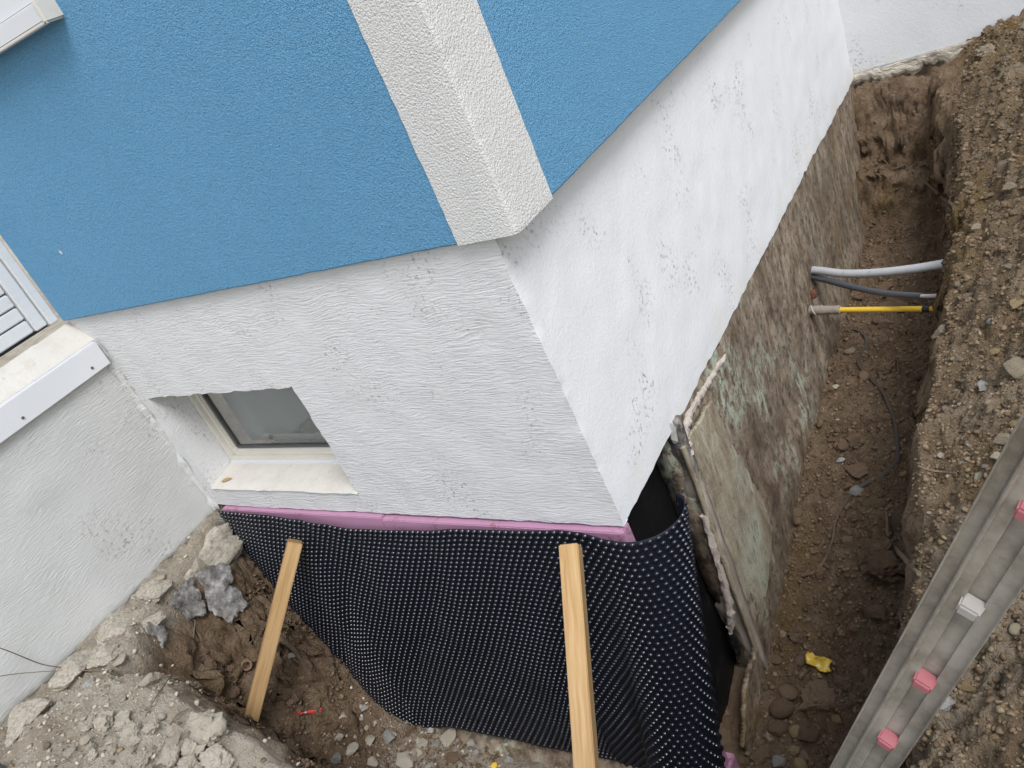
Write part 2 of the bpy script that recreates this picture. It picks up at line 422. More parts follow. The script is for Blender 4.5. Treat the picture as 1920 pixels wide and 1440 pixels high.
def tube_mesh(name, pts, rad, seg=8, n=None, wob=0.0, flat=None):
    p = spline(pts, n or len(pts)*6) if (n is None or n > len(pts)) else np.array(pts, float)
    k = len(p); r = np.interp(np.linspace(0, 1, k), np.linspace(0, 1, len(rad)), rad) if hasattr(rad, '__len__') else np.full(k, rad)
    V = []; F = []; prev = None
    for i in range(k):
        t = Vector(p[min(i+1, k-1)]-p[max(i-1, 0)]).normalized()
        a = Vector((0, 0, 1)) if prev is None else prev
        s = t.cross(a)
        if s.length < 1e-4: s = t.cross(Vector((0, 1, 0)))
        s.normalize(); b = s.cross(t).normalized(); prev = b
        for j in range(seg):
            an = 2*math.pi*j/seg; w = 1+wob*mnoise.noise(Vector((i*.6, j*1.3, r[0]*99)))
            ca, sa = math.cos(an), math.sin(an)*(flat or 1)
            V.append(Vector(p[i])+s*(r[i]*ca*w)+b*(r[i]*sa*w))
    for i in range(k-1):
        for j in range(seg):
            F.append((i*seg+j, i*seg+(j+1) % seg, (i+1)*seg+(j+1) % seg, (i+1)*seg+j))
    F.append(tuple(range(seg))[::-1]); F.append(tuple((k-1)*seg+j for j in range(seg)))
    return mesh(name, V, F)
def tube(name, pts, rad, m, parent=None, **k):
    return link(name, tube_mesh(name, pts, rad, **k), m, parent, True, 50)

# ================================================================== HOUSE
house = empty('house')
tag(house, 'light blue rendered house corner with white plinth above the dug trench', 'house')
BO, RO, ZB = .022, .060, .895           # overhang of the upper wall on window side / trench side, its lower edge

# --- upper blue wall: two leaves with a soffit, worn lower edge
def upper():
    bm = bmesh.new()
    xs = np.linspace(-1.925, RO, 90); ys = np.linspace(-BO, 3.735, 120)
    def e(p): return .0010*vn(p[0]*30, p[1]*30, 2)+.0009*vn(p[0]*110, p[1]*110, 5)
    path = [(x, -BO) for x in xs]+[(RO, y) for y in ys[1:]]
    rows = []
    for (dz, inset) in ((3.2, 0), (.02, 0), (.004, 0), (0, .003), (.001, .07)):
        r = []
        for (x, y) in path:
            xx = x-(inset if y > -BO+1e-6 or x > RO-1e-6 else 0); yy = y+(inset if y < -BO+1e-6 else 0)
            if x > RO-1e-6 and y < -BO+1e-6: xx, yy = x-inset, y+inset
            r.append(bm.verts.new((xx, yy, ZB+dz+(e((x, y)) if dz < .01 else 0))))
        rows.append(r)
    for a, b in zip(rows[:-1], rows[1:]):
        for i in range(len(path)-1): bm.faces.new((a[i], b[i], b[i+1], a[i+1]))
    me = bpy.data.meshes.new('upper_wall'); bm.to_mesh(me); bm.free()
    return link('upper_wall', me, 'blue', house)
upper()
me = mesh('paint_chip', [(-1.652+.0065*(1.5 if i % 2 else .7)*math.cos(i*.628), -BO-.0012, 1.130+.0065*(1.5 if i % 2 else .7)*math.sin(i*.628)) for i in range(10)], [tuple(range(10))])
o_ = link('paint_chip', me, 'band', house); solidify(o_, .001)
# --- white corner band, 3 mm proud
def band():
    bm = bmesh.new(); t = .003; rows = []
    path = [(-.103, -BO+.002), (-.1028, -BO-t), (-.05, -BO-t), (0, -BO-t), (RO-.004, -BO-t), (RO+t*.5, -BO-t*.3), (RO+t, -BO+.006), (RO+t, .03), (RO+t, .08), (RO+t, .163), (RO-.002, .1632)]
    zs = [ZB-.004, ZB-.002]+list(np.linspace(ZB+.01, 4.0, 220))
    for z in zs:
        r = []
        for i, (x, y) in enumerate(path):
            j = .0016*vn(z*45, i*.0, 3+(i > 5)*4) if i in (0, 1, 9, 10) else .0025*vn(z*60, 3.3, 9)*(i in (4, 5, 6))
            xx = x+(j if i in (0, 1, 4, 5, 6) else 0); yy = y+(j if i in (9, 10) else 0)
            if z < ZB-.003: xx, yy = xx*.995, yy+.004 if i < 6 else yy
            r.append(bm.verts.new((xx, yy, z)))
        rows.append(r)
    for a, b in zip(rows[:-1], rows[1:]):
        for i in range(len(path)-1): bm.faces.new((a[i], a[i+1], b[i+1], b[i]))
    me = bpy.data.meshes.new('corner_band'); bm.to_mesh(me); bm.free()
    o = link('corner_band', me, 'band', house, True, 60); o['label'] = 'white vertical corner band of coarse render'
band()

# --- plinth with window opening, battered corner
WX0, WX1, WZ0, WZ1, WD = -1.787, -.976, .092, .530, .150
XL = -1.852
def cornerx(z): return -.02*np.clip(z, 0, 1)/.88
def plinth():
    bm = bmesh.new()
    xs = sorted(set(np.round(np.concatenate([np.linspace(-1.94, XL, 5), np.linspace(XL, WX0, 5), np.linspace(WX0, WX1, 45), np.linspace(WX1, 0, 60)]), 5)))
    zs = sorted(set(np.round(np.concatenate([np.linspace(.0, WZ0, 7), np.linspace(WZ0, WZ1, 26), np.linspace(WZ1, .93, 24)]), 5)))
    g = {}
    def vert(x, z):
        k = (round(x, 4), round(z, 4))
        if k not in g:
            s = (x+1.94)/1.94
            xx = x+cornerx(z)*(s**6); yy = 0.0016*vn(x*14, z*14, 1)
            if x > -1e-6: d = .0045*vn(z*55, 0, 3)+.0025*vn(z*150, 0, 8); xx += d; yy -= d*.6
            zz = z
            if z < 1e-6: zz += .0018*vn(x*20, 0, 4)+.0014*vn(x*80, 0, 6)-.003*(x > -.4)
            if WX0-1e-4 < x < WX1+1e-4 and abs(z-WZ1) < 1e-4: zz += .004*vn(x*40, 5, 1)
            if WX0-1e-4 < x < WX1+1e-4 and abs(z-WZ0) < 1e-4: zz += .003*vn(x*40, 9, 1)
            if abs(x-WX1) < 1e-4 and WZ0 < z < WZ1+1e-4: xx += .005*vn(z*45, 2, 7)
            g[k] = bm.verts.new((xx, yy, zz))
        return g[k]
    for i in range(len(xs)-1):
        for j in range(len(zs)-1):
            xm, zm = (xs[i]+xs[i+1])/2, (zs[j]+zs[j+1])/2
            if WX0 < xm < WX1 and WZ0 < zm < WZ1: continue
            if xm < XL and zm < .78: continue
            bm.faces.new((vert(xs[i], zs[j]), vert(xs[i+1], zs[j]), vert(xs[i+1], zs[j+1]), vert(xs[i], zs[j+1])))
    # reveals
    back = {}
    def bk(x, z):
        k = (round(x, 4), round(z, 4))
        if k not in back: back[k] = bm.verts.new((x, WD+.06, z))
        return back[k]
    zi = [z for z in zs if WZ0-1e-6 <= z <= WZ1+1e-6]; xi = [x for x in xs if WX0-1e-6 <= x <= WX1+1e-6]
    for a, b in zip(zi[:-1], zi[1:]):
        bm.faces.new((vert(WX0, a), vert(WX0, b), bk(WX0, b), bk(WX0, a)))
        bm.faces.new((vert(WX1, b), vert(WX1, a), bk(WX1, a), bk(WX1, b)))
    for a, b in zip(xi[:-1], xi[1:]):
        bm.faces.new((vert(a, WZ1), vert(b, WZ1), bk(b, WZ1), bk(a, WZ1)))
    # trench side, material slot 1
    ys = list(np.linspace(0, 3.735, 190)); zr = [z for z in zs]
    h = {}
    def rv(y, z):
        if y < 1e-6: return vert(xs[-1], z)
        k = (y, z)
        if k not in h:
            zz = z
            if z < 1e-6:
                zz += .004*vn(y*30, 0, 4)
                if y > .42: zz += -.008+.004*vn(y*4, 1, 2)+.003*vn(y*25, 1, 5)-.012*sm(2.4, 3.6, y)
            h[k] = bm.verts.new((cornerx(z)*(1-sm(0, 3.7, y)*.5)+.0018*vn(y*12, z*12, 6), y, zz))
        return h[k]
    # under-edge (thickness of the render) along both bottoms
    for a, b in zip(ys[:-1], ys[1:]):
        for c, d in zip(zr[:-1], zr[1:]):
            f = bm.faces.new((rv(a, c), rv(b, c), rv(b, d), rv(a, d))); f.material_index = 1
    inn = {}
    def iv(v):
        if v not in inn: inn[v] = bm.verts.new((min(v.co.x-.02, -.02) if v.co.y > .001 else v.co.x, v.co.y+(.03 if v.co.y <= .001 else 0), v.co.z+.001))
        return inn[v]
    for a, b in zip(ys[:-1], ys[1:]):
        va, vb = rv(a, zr[0]), rv(b, zr[0])
        f = bm.faces.new((va, iv(va), iv(vb), vb)); f.material_index = 1
    xb = [x for x in xs if x >= XL-1e-6]
    for a, b in zip(xb[:-1], xb[1:]):
        va, vb = vert(a, zs[0]), vert(b, zs[0])
        bm.faces.new((va, iv(va), iv(vb), vb))
    bmesh.ops.recalc_face_normals(bm, faces=bm.faces)
    me = bpy.data.meshes.new('plinth'); bm.to_mesh(me); bm.free()
    o = link('plinth', me, ['plaster_trowel', 'plaster_fine'], house, True, 40)
    o['label'] = 'white trowelled plaster plinth below the blue wall'
plinth()

# --- basement window
def frame_mesh(name, x0, x1, z0, z1, w, y0, y1, m, parent, bev=.003):
    bm = bmesh.new()
    o = [(x0, z0), (x1, z0), (x1, z1), (x0, z1)]; i = [(x0+w, z0+w), (x1-w, z0+w), (x1-w, z1-w), (x0+w, z1-w)]
    V = [[bm.verts.new((a, y, b)) for a, b in q] for y in (y0, y1) for q in (o, i)]
    fo, fi, bo, bi = V
    for k in range(4):
        l = (k+1) % 4
        bm.faces.new((fo[k], fo[l], fi[l], fi[k])); bm.faces.new((bo[l], bo[k], bi[k], bi[l]))
        bm.faces.new((fi[k], fi[l], bi[l], bi[k])); bm.faces.new((fo[l], fo[k], bo[k], bo[l]))
    bmesh.ops.recalc_face_normals(bm, faces=bm.faces)
    bmesh.ops.bevel(bm, geom=list(bm.edges), offset=bev, segments=2, affect='EDGES')
    me = bpy.data.meshes.new(name); bm.to_mesh(me); bm.free()
    return link(name, me, m, parent, True, 35)
win = frame_mesh('basement_window', WX0+.002, WX1-.002, WZ0+.020, WZ1-.002, .024, WD-.018, WD+.05, 'pvc_cream', house)
win['label'] = 'small basement window with cream plastic frame and grey glass'
frame_mesh('sash', WX0+.021, WX1-.021, WZ0+.039, WZ1-.021, .030, WD-.004, WD+.04, 'pvc_cream', win, .006)
frame_mesh('gasket', WX0+.049, WX1-.049, WZ0+.067, WZ1-.049, .011, WD+.008, WD+.03, 'rubber', win, .001)
box('pane', WX0+.055, WX1-.055, WD+.016, WD+.022, WZ0+.073, WZ1-.055, 'glass', win, 0)
box('blind', WX0+.05, WX1-.05, WD+.085, WD+.09, WZ0+.05, WZ1-.05, 'blind', win, 0)
# plastered window ledge (slopes out)
def ledge():
    nx, ny = 46, 9; P = np.zeros((nx, ny, 3))
    for i, x in enumerate(np.linspace(WX0+.001, WX1+.004, nx)):
        for j, t in enumerate(np.linspace(0, 1, ny)):
            y = -.006+t*(WD+.03); z = WZ0+.004+.022*t+.0022*float(vn(x*28, y*40, 4))
            if j == 0: y += .0015*float(vn(x*35, 1, 2))
            if j == 0: z -= .006
            P[i, j] = (x, y, z)
    return link('window_ledge', grid_mesh('window_ledge', P), 'cream', house, True)
ledge()
box('ledge_strip', WX0+.003, WX1-.003, WD-.026, WD+.02, WZ0+.002, WZ0+.030, 'white_metal', win, .003)
box('room_back', -2.3, -.35, .9, .92, -.3, 1.2, 'dark_room', house, 0)

# --- left return wall
def ret_wall():
    ys = np.linspace(0, -3.4, 150); zs = np.concatenate([[-.05, -.03], np.linspace(-.01, .80, 60)])
    P = np.zeros((len(ys), len(zs), 3))
    for j, z in enumerate(zs):
        for i, y in enumerate(ys):
            x = XL+.0025*float(vn(y*10, z*10, 3))
            zz = z
            if j <= 1: zz += .007*float(vn(y*18, 2, 1))+.004*float(vn(y*60, 2, 3))
            if j == 0: x -= .02
            P[i, j] = (x, y, zz)
    o = link('return_wall', grid_mesh('return_wall', P), 'plaster_return', house, True)
    o.data.flip_normals(); o['label'] = 'white plastered return wall meeting the window wall in an inner corner'
    # sloping cream top of the return wall
    xs = np.linspace(0, 1, 7); P = np.zeros((len(ys), 7, 3))
    for i, y in enumerate(ys):
        for j, t in enumerate(xs): P[i, j] = (XL-.004-.086*t, y, .795+.085*t+.003*float(vn(y*30, t*6, 2)))
    t = link('wall_top', grid_mesh('wall_top', P), 'cream', house, True); t.data.flip_normals()
ret_wall()
# lumpy filler along the inner corner
def fillet():
    zs = np.linspace(-.02, .80, 70); P = np.zeros((70, 9, 3))
    for i, z in enumerate(zs):
        rr = .020+.007*float(vn(z*14, 0, 3))+.004*float(vn(z*50, 0, 5))
        for j, a in enumerate(np.linspace(0, math.pi/2, 9)):
            k = rr*(1+.22*float(vn(z*45, j*.9, 2)))
            P[i, j] = (XL+.0+rr-k*math.sin(a), -rr+k*math.cos(a), z)
            P[i, j][0] += 0; 
    P[:, :, 0] = np.maximum(P[:, :, 0], XL-.002)
    o = link('corner_fillet', grid_mesh('corner_fillet', P), 'plaster_return', house, True)
fillet()
lb = box('ledge_board', XL-.004, XL+.026, -2.6, -.018, .703, .798, 'white_metal', house, .002)
lb['label'] = 'white metal ledge board screwed along the return wall'
for y in (-.085, -.375, -.78, -1.3):
    bm = bmesh.new(); bmesh.ops.create_cone(bm, cap_ends=True, segments=12, radius1=.0055, radius2=.0042, depth=.004)
    bmesh.ops.transform(bm, matrix=Matrix.Translation((XL+.0275, y, .728)) @ Matrix.Rotation(R(90), 4, 'Y'), verts=bm.verts)
    me = bpy.data.meshes.new('screw'); bm.to_mesh(me); bm.free(); link('screw', me, 'screw', lb, True, 40)
# white boarded panel above the return wall
pn = empty('timber_panel'); pn.parent = house; pn['label'] = 'white painted timber panel with narrow horizontal boards'
PX = -1.945
box('corner_post', PX-.03, PX+.012, -.062, -.026, .905, 2.6, 'white_paint', pn, .004)
box('frame_post', PX-.03, PX+.004, -.112, -.066, .912, 2.6, 'white_paint', pn, .004)
for k in range(30):
    z = .915+k*.052
    box('board', PX-.03, PX-.004, -1.4, -.1165, z, z+.0475, 'white_paint', pn, .004)
box('panel_back', PX-.06, PX-.034, -1.4, -.03, .90, 2.6, 'dark_room', pn, 0)
# --- window sill high on the blue wall
sl = box('upper_window_sill', -2.0, -.968, -BO-.050, -BO+.01, 1.682, 1.728, 'white_metal', house, .004)
box('end_cap', -.970, -.954, -BO-.054, -BO+.01, 1.676, 1.734, 'pvc_cream', sl, .005)
box('drip_edge', -2.0, -.972, -BO-.052, -BO-.03, 1.676, 1.684, 'pvc_cream', sl, .002)
box('window_frame', -2.0, -.985, -BO-.03, -BO+.02, 1.729, 2.6, 'white_metal', house, .004)
# --- far end wall, closing the trench
def end_wall():
    xs = np.linspace(-.02, 3.2, 130); zs = np.concatenate([[-.02, 0], np.linspace(.02, 3.0, 60)]); P = np.zeros((130, len(zs), 3))
    for i, x in enumerate(xs):
        for j, z in enumerate(zs):
            zz = z+(-.012+.012*float(vn(x*9, 0, 1))+.006*float(vn(x*40, 0, 2))+.04*min(x, 1.2) if j < 2 else 0)
            P[i, j] = (x, 3.728+.002*float(vn(x*9, z*9, 2))+(.02 if j == 0 else 0), zz)
    o = link('end_wall', grid_mesh('end_wall', P), 'plaster_fine', house, True); o['label'] = 'white plastered wall closing the far end of the trench'
    xs = np.linspace(-.02, 1.6, 110); P = np.zeros((110, 14, 3))
    for i, x in enumerate(xs):
        bt = -.105+.05*float(vn(x*5, 3, 3))+.03*float(vn(x*22, 3, 3))+.015*float(vn(x*60, 3, 3))+.05*x
        tp = .0+.04*min(x, 1.2)
        for j, t in enumerate(np.linspace(0, 1, 14)):
            P[i, j] = (x, 3.722-.006*math.sin(t*3)+.004*float(vn(x*16, t*3, 5))+.003*float(vn(x*50, t*9, 6))+.006*t**3, tp+(bt-tp)*t)
    o = link('broken_render', grid_mesh('broken_render', P), 'grey_plaster', house, True); o.data.flip_normals(); o.data.polygons.foreach_set('use_smooth', [False]*len(o.data.polygons)); solidify(o, .012, 1)
end_wall()

# --- foundation: old basement wall along the trench
def displaced(name, ys, zs, xf, m, keep=None, thick=.03, flip=False):
    P = np.zeros((len(ys), len(zs), 3)); Y, Z = np.meshgrid(ys, zs, indexing='ij')
    P[..., 0] = xf(Y, Z); P[..., 1] = Y; P[..., 2] = Z
    mask = None
    if keep is not None:
        Yc, Zc = (Y[:-1, :-1]+Y[1:, 1:])/2, (Z[:-1, :-1]+Z[1:, 1:])/2; mask = keep(Yc, Zc)
    o = link(name, grid_mesh(name, P, mask), m, house, keep is None)
    if thick: solidify(o, thick, -1)
    return o
def xw(y, z):
    s = -.006+.0028*fbm(y*7, z*2.2, 1, 3, 2)+.0018*fbm(y*30, z*7, 2, 3, 5)
    s = s+.018*sm(-.62, -.80, z+.06*vn(y*4, 0, 3))        # lower, unevenly cast footing stands out
    hole = np.exp(-(((y-2.13)/.055)**2+((z+.49)/.085)**2))
    return s-.03*hole
fw_ = displaced('foundation_wall', np.linspace(.44, 3.74, 420), np.linspace(-1.42, .0, 180), xw, 'old_wall', None, .10)
fw_['label'] = 'old streaked basement wall along the trench with mint green paint remains'
# lower remnant that reaches nearer the corner
displaced('wall_remnant', np.linspace(.05, .442, 70), np.linspace(-1.45, -.98, 70), lambda y, z: .008+.006*fbm(y*16, z*16, 3, 3, 4), 'old_wall',
          lambda y, z: (y > .17+.05*vn(z*13, 0, 2)+.03*vn(z*40, 0, 4)-.35*np.clip(-1.13-z, 0, 1)) & (z < -1.01-.25*np.clip(.42-y, 0, 1)*0+.02*vn(y*30, 0, 4)-np.clip(.40-y, 0, 1)*.35), .016)
# sage green render slab standing proud of the wall, cut off square near the corner
def slab_keep(y, z):
    top = -.075-.10*np.clip(y-.45, 0, 9)+.006*vn(y*20, 1, 2)
    right = np.interp(-z, [.08, .20, .50, .82, .93, 1.02], [.70, .735, .80, .865, .70, .47])+.010*vn(z*14, 2, 5)+.006*vn(z*45, 2, 6)
    return (z < top) & (z > -1.03) & (y < right)
sl_ = displaced('render_slab', np.linspace(.425, .92, 150), np.linspace(-1.08, -.06, 260), lambda y, z: .014+.0012*fbm(y*8, z*8, 4, 3, 3), 'green_slab', slab_keep, .016)
sl_['label'] = 'sage green render slab with a straight cut edge on the old basement wall'
# thin mortar seam under the white render
tube('mortar_seam', [(.002, .455, -.13), (-.004, .50, -.058), (-.008, .62, -.050), (-.009, .76, -.062), (-.008, .95, -.085)], [.018, .016, .014, .013, .009], 'mortar_pink', house, seg=8, n=60, wob=.7)
# cut end face of the old wall
def cutface():
    zs = np.linspace(-1.30, .02, 110); nx = 16; P = np.zeros((nx, 110, 3))
    for j, z in enumerate(zs):
        xi = -.085-.03*(z < -.6)*0-.02*float(vn(z*6, 0, 3))-.012*float(vn(z*26, 0, 5))
        for i, t in enumerate(np.linspace(0, 1, nx)):
            P[i, j] = (xi+(.016-xi)*t, .437+.008*float(vn(t*4, z*12, 7))+.02*(1-t)**2, z)
    o = link('cut_edge', grid_mesh('cut_edge', P), 'cut_face', house, True); o['label'] = 'broken end of the old wall layer beside the black sealed corner'
    solidify(o, .03, -1)
cutface()
tube('torn_mortar', [(-.004, .428, -.36), (-.012, .424, -.55), (-.022, .424, -.74), (-.045, .422, -.86), (-.062, .420, -.93)], [.012, .014, .013, .016, .008], 'mortar_pink', house, seg=8, n=40, wob=.8)
tube('bitumen_blob', [(-.062, .420, -.92), (-.066, .414, -.98), (-.060, .414, -1.04)], [.007, .014, .012], 'bitumen', house, seg=8, n=14, wob=.9)
# loose corner of white mesh-backed render hanging in the gap
me = mesh('render_flap', [(.001, .418, .03), (.002, .46, -.03), (-.004, .452, -.075), (-.020, .43, -.062), (-.012, .412, -.03)], [(0, 1, 2, 3, 4)])
solidify(link('render_flap', me, 'plaster_return', house), .003)
# black bitumen sealed wall in the recess and beneath the plinth
box('bitumen_wall', -1.9, -.115, .030, 1.0, -1.6, -.004, 'bitumen', house, .004)
# pink insulation boards below the plinth
def board(name, x0, x1, y0, y1, z0, z1):
    o = box(name, x0, x1, y0, y1, z0, z1, 'pink', house, .003); return o
ib = board('insulation_board', -1.79, -.915, -.018, .028, -1.10, -.006); ib['label'] = 'dirty pink foam insulation board under the window'
ib = board('insulation_board', -.912, -.002, -.020, .028, -1.10, -.012); ib['label'] = 'clean pink foam insulation board at the house corner'
ib = board('insulation_board', -.085, .006, -.030, .06, -1.26, -1.104); ib['label'] = 'pink foam scrap showing low behind the membrane edge'
box('strip_board', -1.875, -1.79, -.040, -.004, -1.15, -.045, 'strip_green', house, .006)
def footing():
    xs = np.linspace(-1.7, -.02, 120); P = np.zeros((120, 10, 3))
    for i, x in enumerate(xs):
        for j, t in enumerate(np.linspace(0, 1, 10)):
            a = t*math.pi*.55
            P[i, j] = (x, .02-.165*math.sin(a)+.012*float(vn(x*9, t*4, 2))+.006*float(vn(x*34, t*9, 3)), -1.30+.20*math.cos(a)+.015*float(vn(x*7, t*3, 5)))
    o = link('footing', grid_mesh('footing', P), 'old_wall', house, True); o['label'] = 'rough concrete footing below the membrane'
footing()
# broken concrete apron below the return wall
def apron():
    ys = np.linspace(-.07, -3.3, 260); P = np.zeros((260, 16, 3))
    for i, y in enumerate(ys):
        dep = .13+.05*float(vn(y*5, 0, 2))+.03*float(vn(y*17, 0, 4))
        out = .045+.022*float(vn(y*6, 4, 2))+.012*float(vn(y*21, 4, 4))
        for j, t in enumerate(np.linspace(0, 1, 16)):
            n_ = .008*float(vn(y*24, t*6, 6))+.005*float(vn(y*60, t*14, 7))
            P[i, j] = (XL-.012+out*math.sin(min(t*1.5, 1)*math.pi/2)-(.05*(t-.7) if t > .7 else 0)+n_, y, -.046-dep*t**1.2+n_)
    o = link('concrete_apron', grid_mesh('concrete_apron', P), 'grey_plaster', house, True); o.data.flip_normals()
    o['label'] = 'pale crumbling concrete edge under the return wall'
apron()

# ================================================================== GROUND
def axis(parts):
    a = [np.array([parts[0][0]], float)]
    for (x0, x1, st) in parts: a.append(np.linspace(x0, x1, max(2, int(round((x1-x0)/st))+1))[1:])
    return np.concatenate(a)
GX = axis([(-40, -8, 8), (-8, -2.2, 1.2), (-2.2, -1.9, .05), (-1.9, -1.0, .0065), (-1.0, 0, .009), (0, .55, .0085), (.55, 1.15, .0085), (1.15, 1.6, .03), (1.6, 3, .2), (3, 8, 1), (8, 40, 8)])
GY = axis([(-40, -8, 8), (-8, -3, 1), (-3, -1.4, .1), (-1.4, -1.05, .015), (-1.05, 1.0, .0085), (1.0, 3.2, .0105), (3.2, 3.78, .0075), (3.78, 8, .8), (8, 40, 8)])
def ground_z(x, y, detail=True):
    wob = .035*fbm(x*5, y*5, 0, 2, 11)
    flr = np.interp(y, [-1, .1, .6, 1.0, 1.3, 1.57, 2.2, 2.8, 3.4], [-1.27, -1.26, -1.12, -1.02, -.93, -.885, -.85, -.82, -.77])
    pit = -1.17+.10*sm(-.9, -1.5, x)-.03*sm(-.15, -.05, y)
    k = sm(-.35, .05, x); flr = pit*(1-k)+flr*k
    lip = np.interp(y, [-.6, -.35, -.14, .32, .65, 1.0, 1.29, 1.74, 2.2, 2.7, 3.2, 3.75], [.77, .77, .745, .700, .690, .690, .700, .688, .68, .64, .54, .41])+.026*fbm(y*5.5, 0, 0, 3, 5)+.024*vn(y*20, x*9, 0, 6)
    u = np.clip((x-(lip-.19))/.19, 0, 1); sR = sm(0, 1, u)**.8
    xt = np.interp(y, [-1.3, -.98, -.86, -.72, -.55, -.3, -.1, 0], [-.9, -1.10, -1.36, -1.60, -1.69, -1.75, -1.79, -1.82])+wob
    u = np.clip((x-xt)/.62, 0, 1); sL = (1-u)**3.1
    yf = np.interp(x, [-1.5, -1.25, -.95, -.6, .3], [-.76, -.79, -.82, -.86, -.90])+wob*.8+.02*vn(x*3, 0, 2); u = np.clip((y-yf)/.40, 0, 1); sF = (1-sm(0, 1, u))
    s = np.maximum(np.maximum(sL, sF), sR)
    sE = .40*sm(3.26, 3.34, y+wob*.6)+.60*sm(3.50, 3.67, y+wob*.5)
    s = np.where(x > -.2, np.maximum(s, sE*.9), s)
    top = .012+.03*fbm(x*4, y*2.5, 0, 2, 17)*sm(.6, .75, x)-.05*sm(.2, -.6, x)+.035*sm(.75, 1.2, x)-.12*sm(.26, .0, x-lip)*sm(.2, .5, x)+.03*sm(2, 3.6, y)*sm(.3, .8, x)
    top = top-.20*sm(-1.30, -.85, x)*sm(.2, -.1, x)*sm(-.4, -.7, y)*sm(-1.5, -1.0, y)
    z = flr*(1-s)+top*s
    st = 4*s*(1-s)
    if detail:
        hi = s > .93
        lump = .018*fbm(x*9, y*9, z*7, 3, 21)+.020*np.abs(fbm(x*19, y*19, z*14, 3, 31))
        fine = .0150*np.abs(fbm(x*50, y*50, z*30, 2, 41))-.006*np.abs(fbm(x*33, y*33, z*20, 2, 45))
        z = z+(lump+fine)*(1-.15*hi)+st*.045*fbm(x*8, y*8, z*6, 3, 51)
        bk = sm(.60, .72, x)
        z = z+bk*(.042*np.abs(fbm(x*10, y*8, 0, 3, 101, .6))+.020*np.abs(fbm(x*25, y*22, 0, 2, 105))-.022)
        cr = vn(x*13+2*vn(x*5, y*5), y*13+2*vn(x*5+9, y*5), 0, 61)
        z = z-.014*np.exp(-(cr/.06)**2)*(s < .97)
    return z, s
X, Y = np.meshgrid(GX, GY, indexing='ij')
Z, SS = ground_z(X, Y)
Z = np.where((X < XL-.03) & (Y > -3.3), -.16, Z)
Z = np.where((X < -.16) & (Y > .06), -1.5, Z)
Z = np.where((Y > 3.76) & (X > -.2), np.minimum(Z, -.02), Z)
fl = np.abs(X) > 3; Z = np.where(fl | (np.abs(Y) > 5), -.03, Z)
P = np.stack([X, Y, Z], -1)
# sideways push on the steep faces so they break into clods
amp = (4*SS*(1-SS))*np.where(Y > 3.1, .030, np.where(X < 0, .032, .045))
P[..., 0] += amp*np.where(X < 0, 1.3*np.abs(fbm(Y*15, Z*13, X*5, 3, 73, .6))-.5, fbm(Y*11, Z*11, X*4, 3, 71))*(X > -1.83)+amp*.6*np.abs(fbm(Y*30, Z*30, X*9, 3, 75))*(X > -1.83)
P[..., 1] += amp*(fbm(X*13, Z*16, Y*4, 4, 81, .6)-.8*np.abs(fbm(X*24, Z*34, Y*9, 3, 85)))*(Y < 3.7)*(X < .65)
gm = grid_mesh('ground', P)
ground = link('ground', gm, 'soil', None, True)
ground['kind'] = 'structure'
def soil_attr(x, y, z, s):
    n1 = fbm(x*3.2, y*3.2, z*3, 3, 91); n2 = fbm(x*7, y*7, z*7, 3, 95)
    dry = np.clip(.22+.62*sm(.60, .74, x+.03*n1)+.25*n1*.5, 0, 1)
    ochre = np.clip(.45*sm(3.1, 3.4, y)*sm(0, .5, n2)+sm(.42, .60, x)*sm(.85, .66, x)*sm(1.0, 1.6, y)*sm(2.6, 1.9, y)*1.1+.75*np.exp(-((x-.06)/.06)**2)*sm(1.2, .9, y)*sm(.3, .5, y)+.28*sm(.1, .6, n2)+.25*sm(.70, .8, x)*sm(0, .5, n2), 0, 1)
    rim = np.maximum(sm(-.20, -.07, z+.05*n1+.04*n2)*sm(-1.2, -1.4, x), sm(-.50, -.25, z+.06*n2)*sm(-.66, -.80, y+.05*n1))*sm(.1, -.3, x)
    rub = sm(-.7, -.95, y*0-1)*sm(-1.02, -1.12, z+.05*n2)*sm(-.1, -.4, x)*sm(-1.75, -1.5, x)*.75
    bank = sm(.70, .80, x)*sm(.9, .1, y)*np.clip(.42+.5*n1, 0, 1)
    dust = np.clip(np.maximum(np.maximum(rim*(.85+.25*n2), rub), bank), 0, 1)
    return dry, ochre, dust
d, oc, du = soil_attr(P[..., 0], P[..., 1], P[..., 2], SS)
at = gm.color_attributes.new('soil', 'FLOAT_COLOR', 'POINT')
at.data.foreach_set('color', np.stack([d, oc, du, np.ones_like(d)], -1).reshape(-1).astype(np.float32))
_zi = P[..., 2]
def gz(x, y):
    i = int(np.clip(np.searchsorted(GX, x)-1, 0, len(GX)-2)); j = int(np.clip(np.searchsorted(GY, y)-1, 0, len(GY)-2))
    a = (x-GX[i])/(GX[i+1]-GX[i]); b = (y-GY[j])/(GY[j+1]-GY[j])
    return float((_zi[i, j]*(1-a)+_zi[i+1, j]*a)*(1-b)+(_zi[i, j+1]*(1-a)+_zi[i+1, j+1]*a)*b)
CAM = np.array([1.0915, -1.4561, 1.45])
def hit(px, py):
    """where a sight line through a measured photo point meets the ground (used to lay things on the soil)"""
    v = np.array(fw)+np.array(r2)*((px-960)/1560)-np.array(u2)*((py-720)/1560)
    t = .6
    while t < 7:
        p = CAM+v*t
        if p[0] < XL+.006 or (p[0] < 1.6 and p[2] < gz(p[0], p[1])): break
        t += .01
    for _ in range(12):
        t -= .001
        p = CAM+v*t
        if p[2] > gz(p[0], p[1]) and p[0] > XL+.006: break
    return p

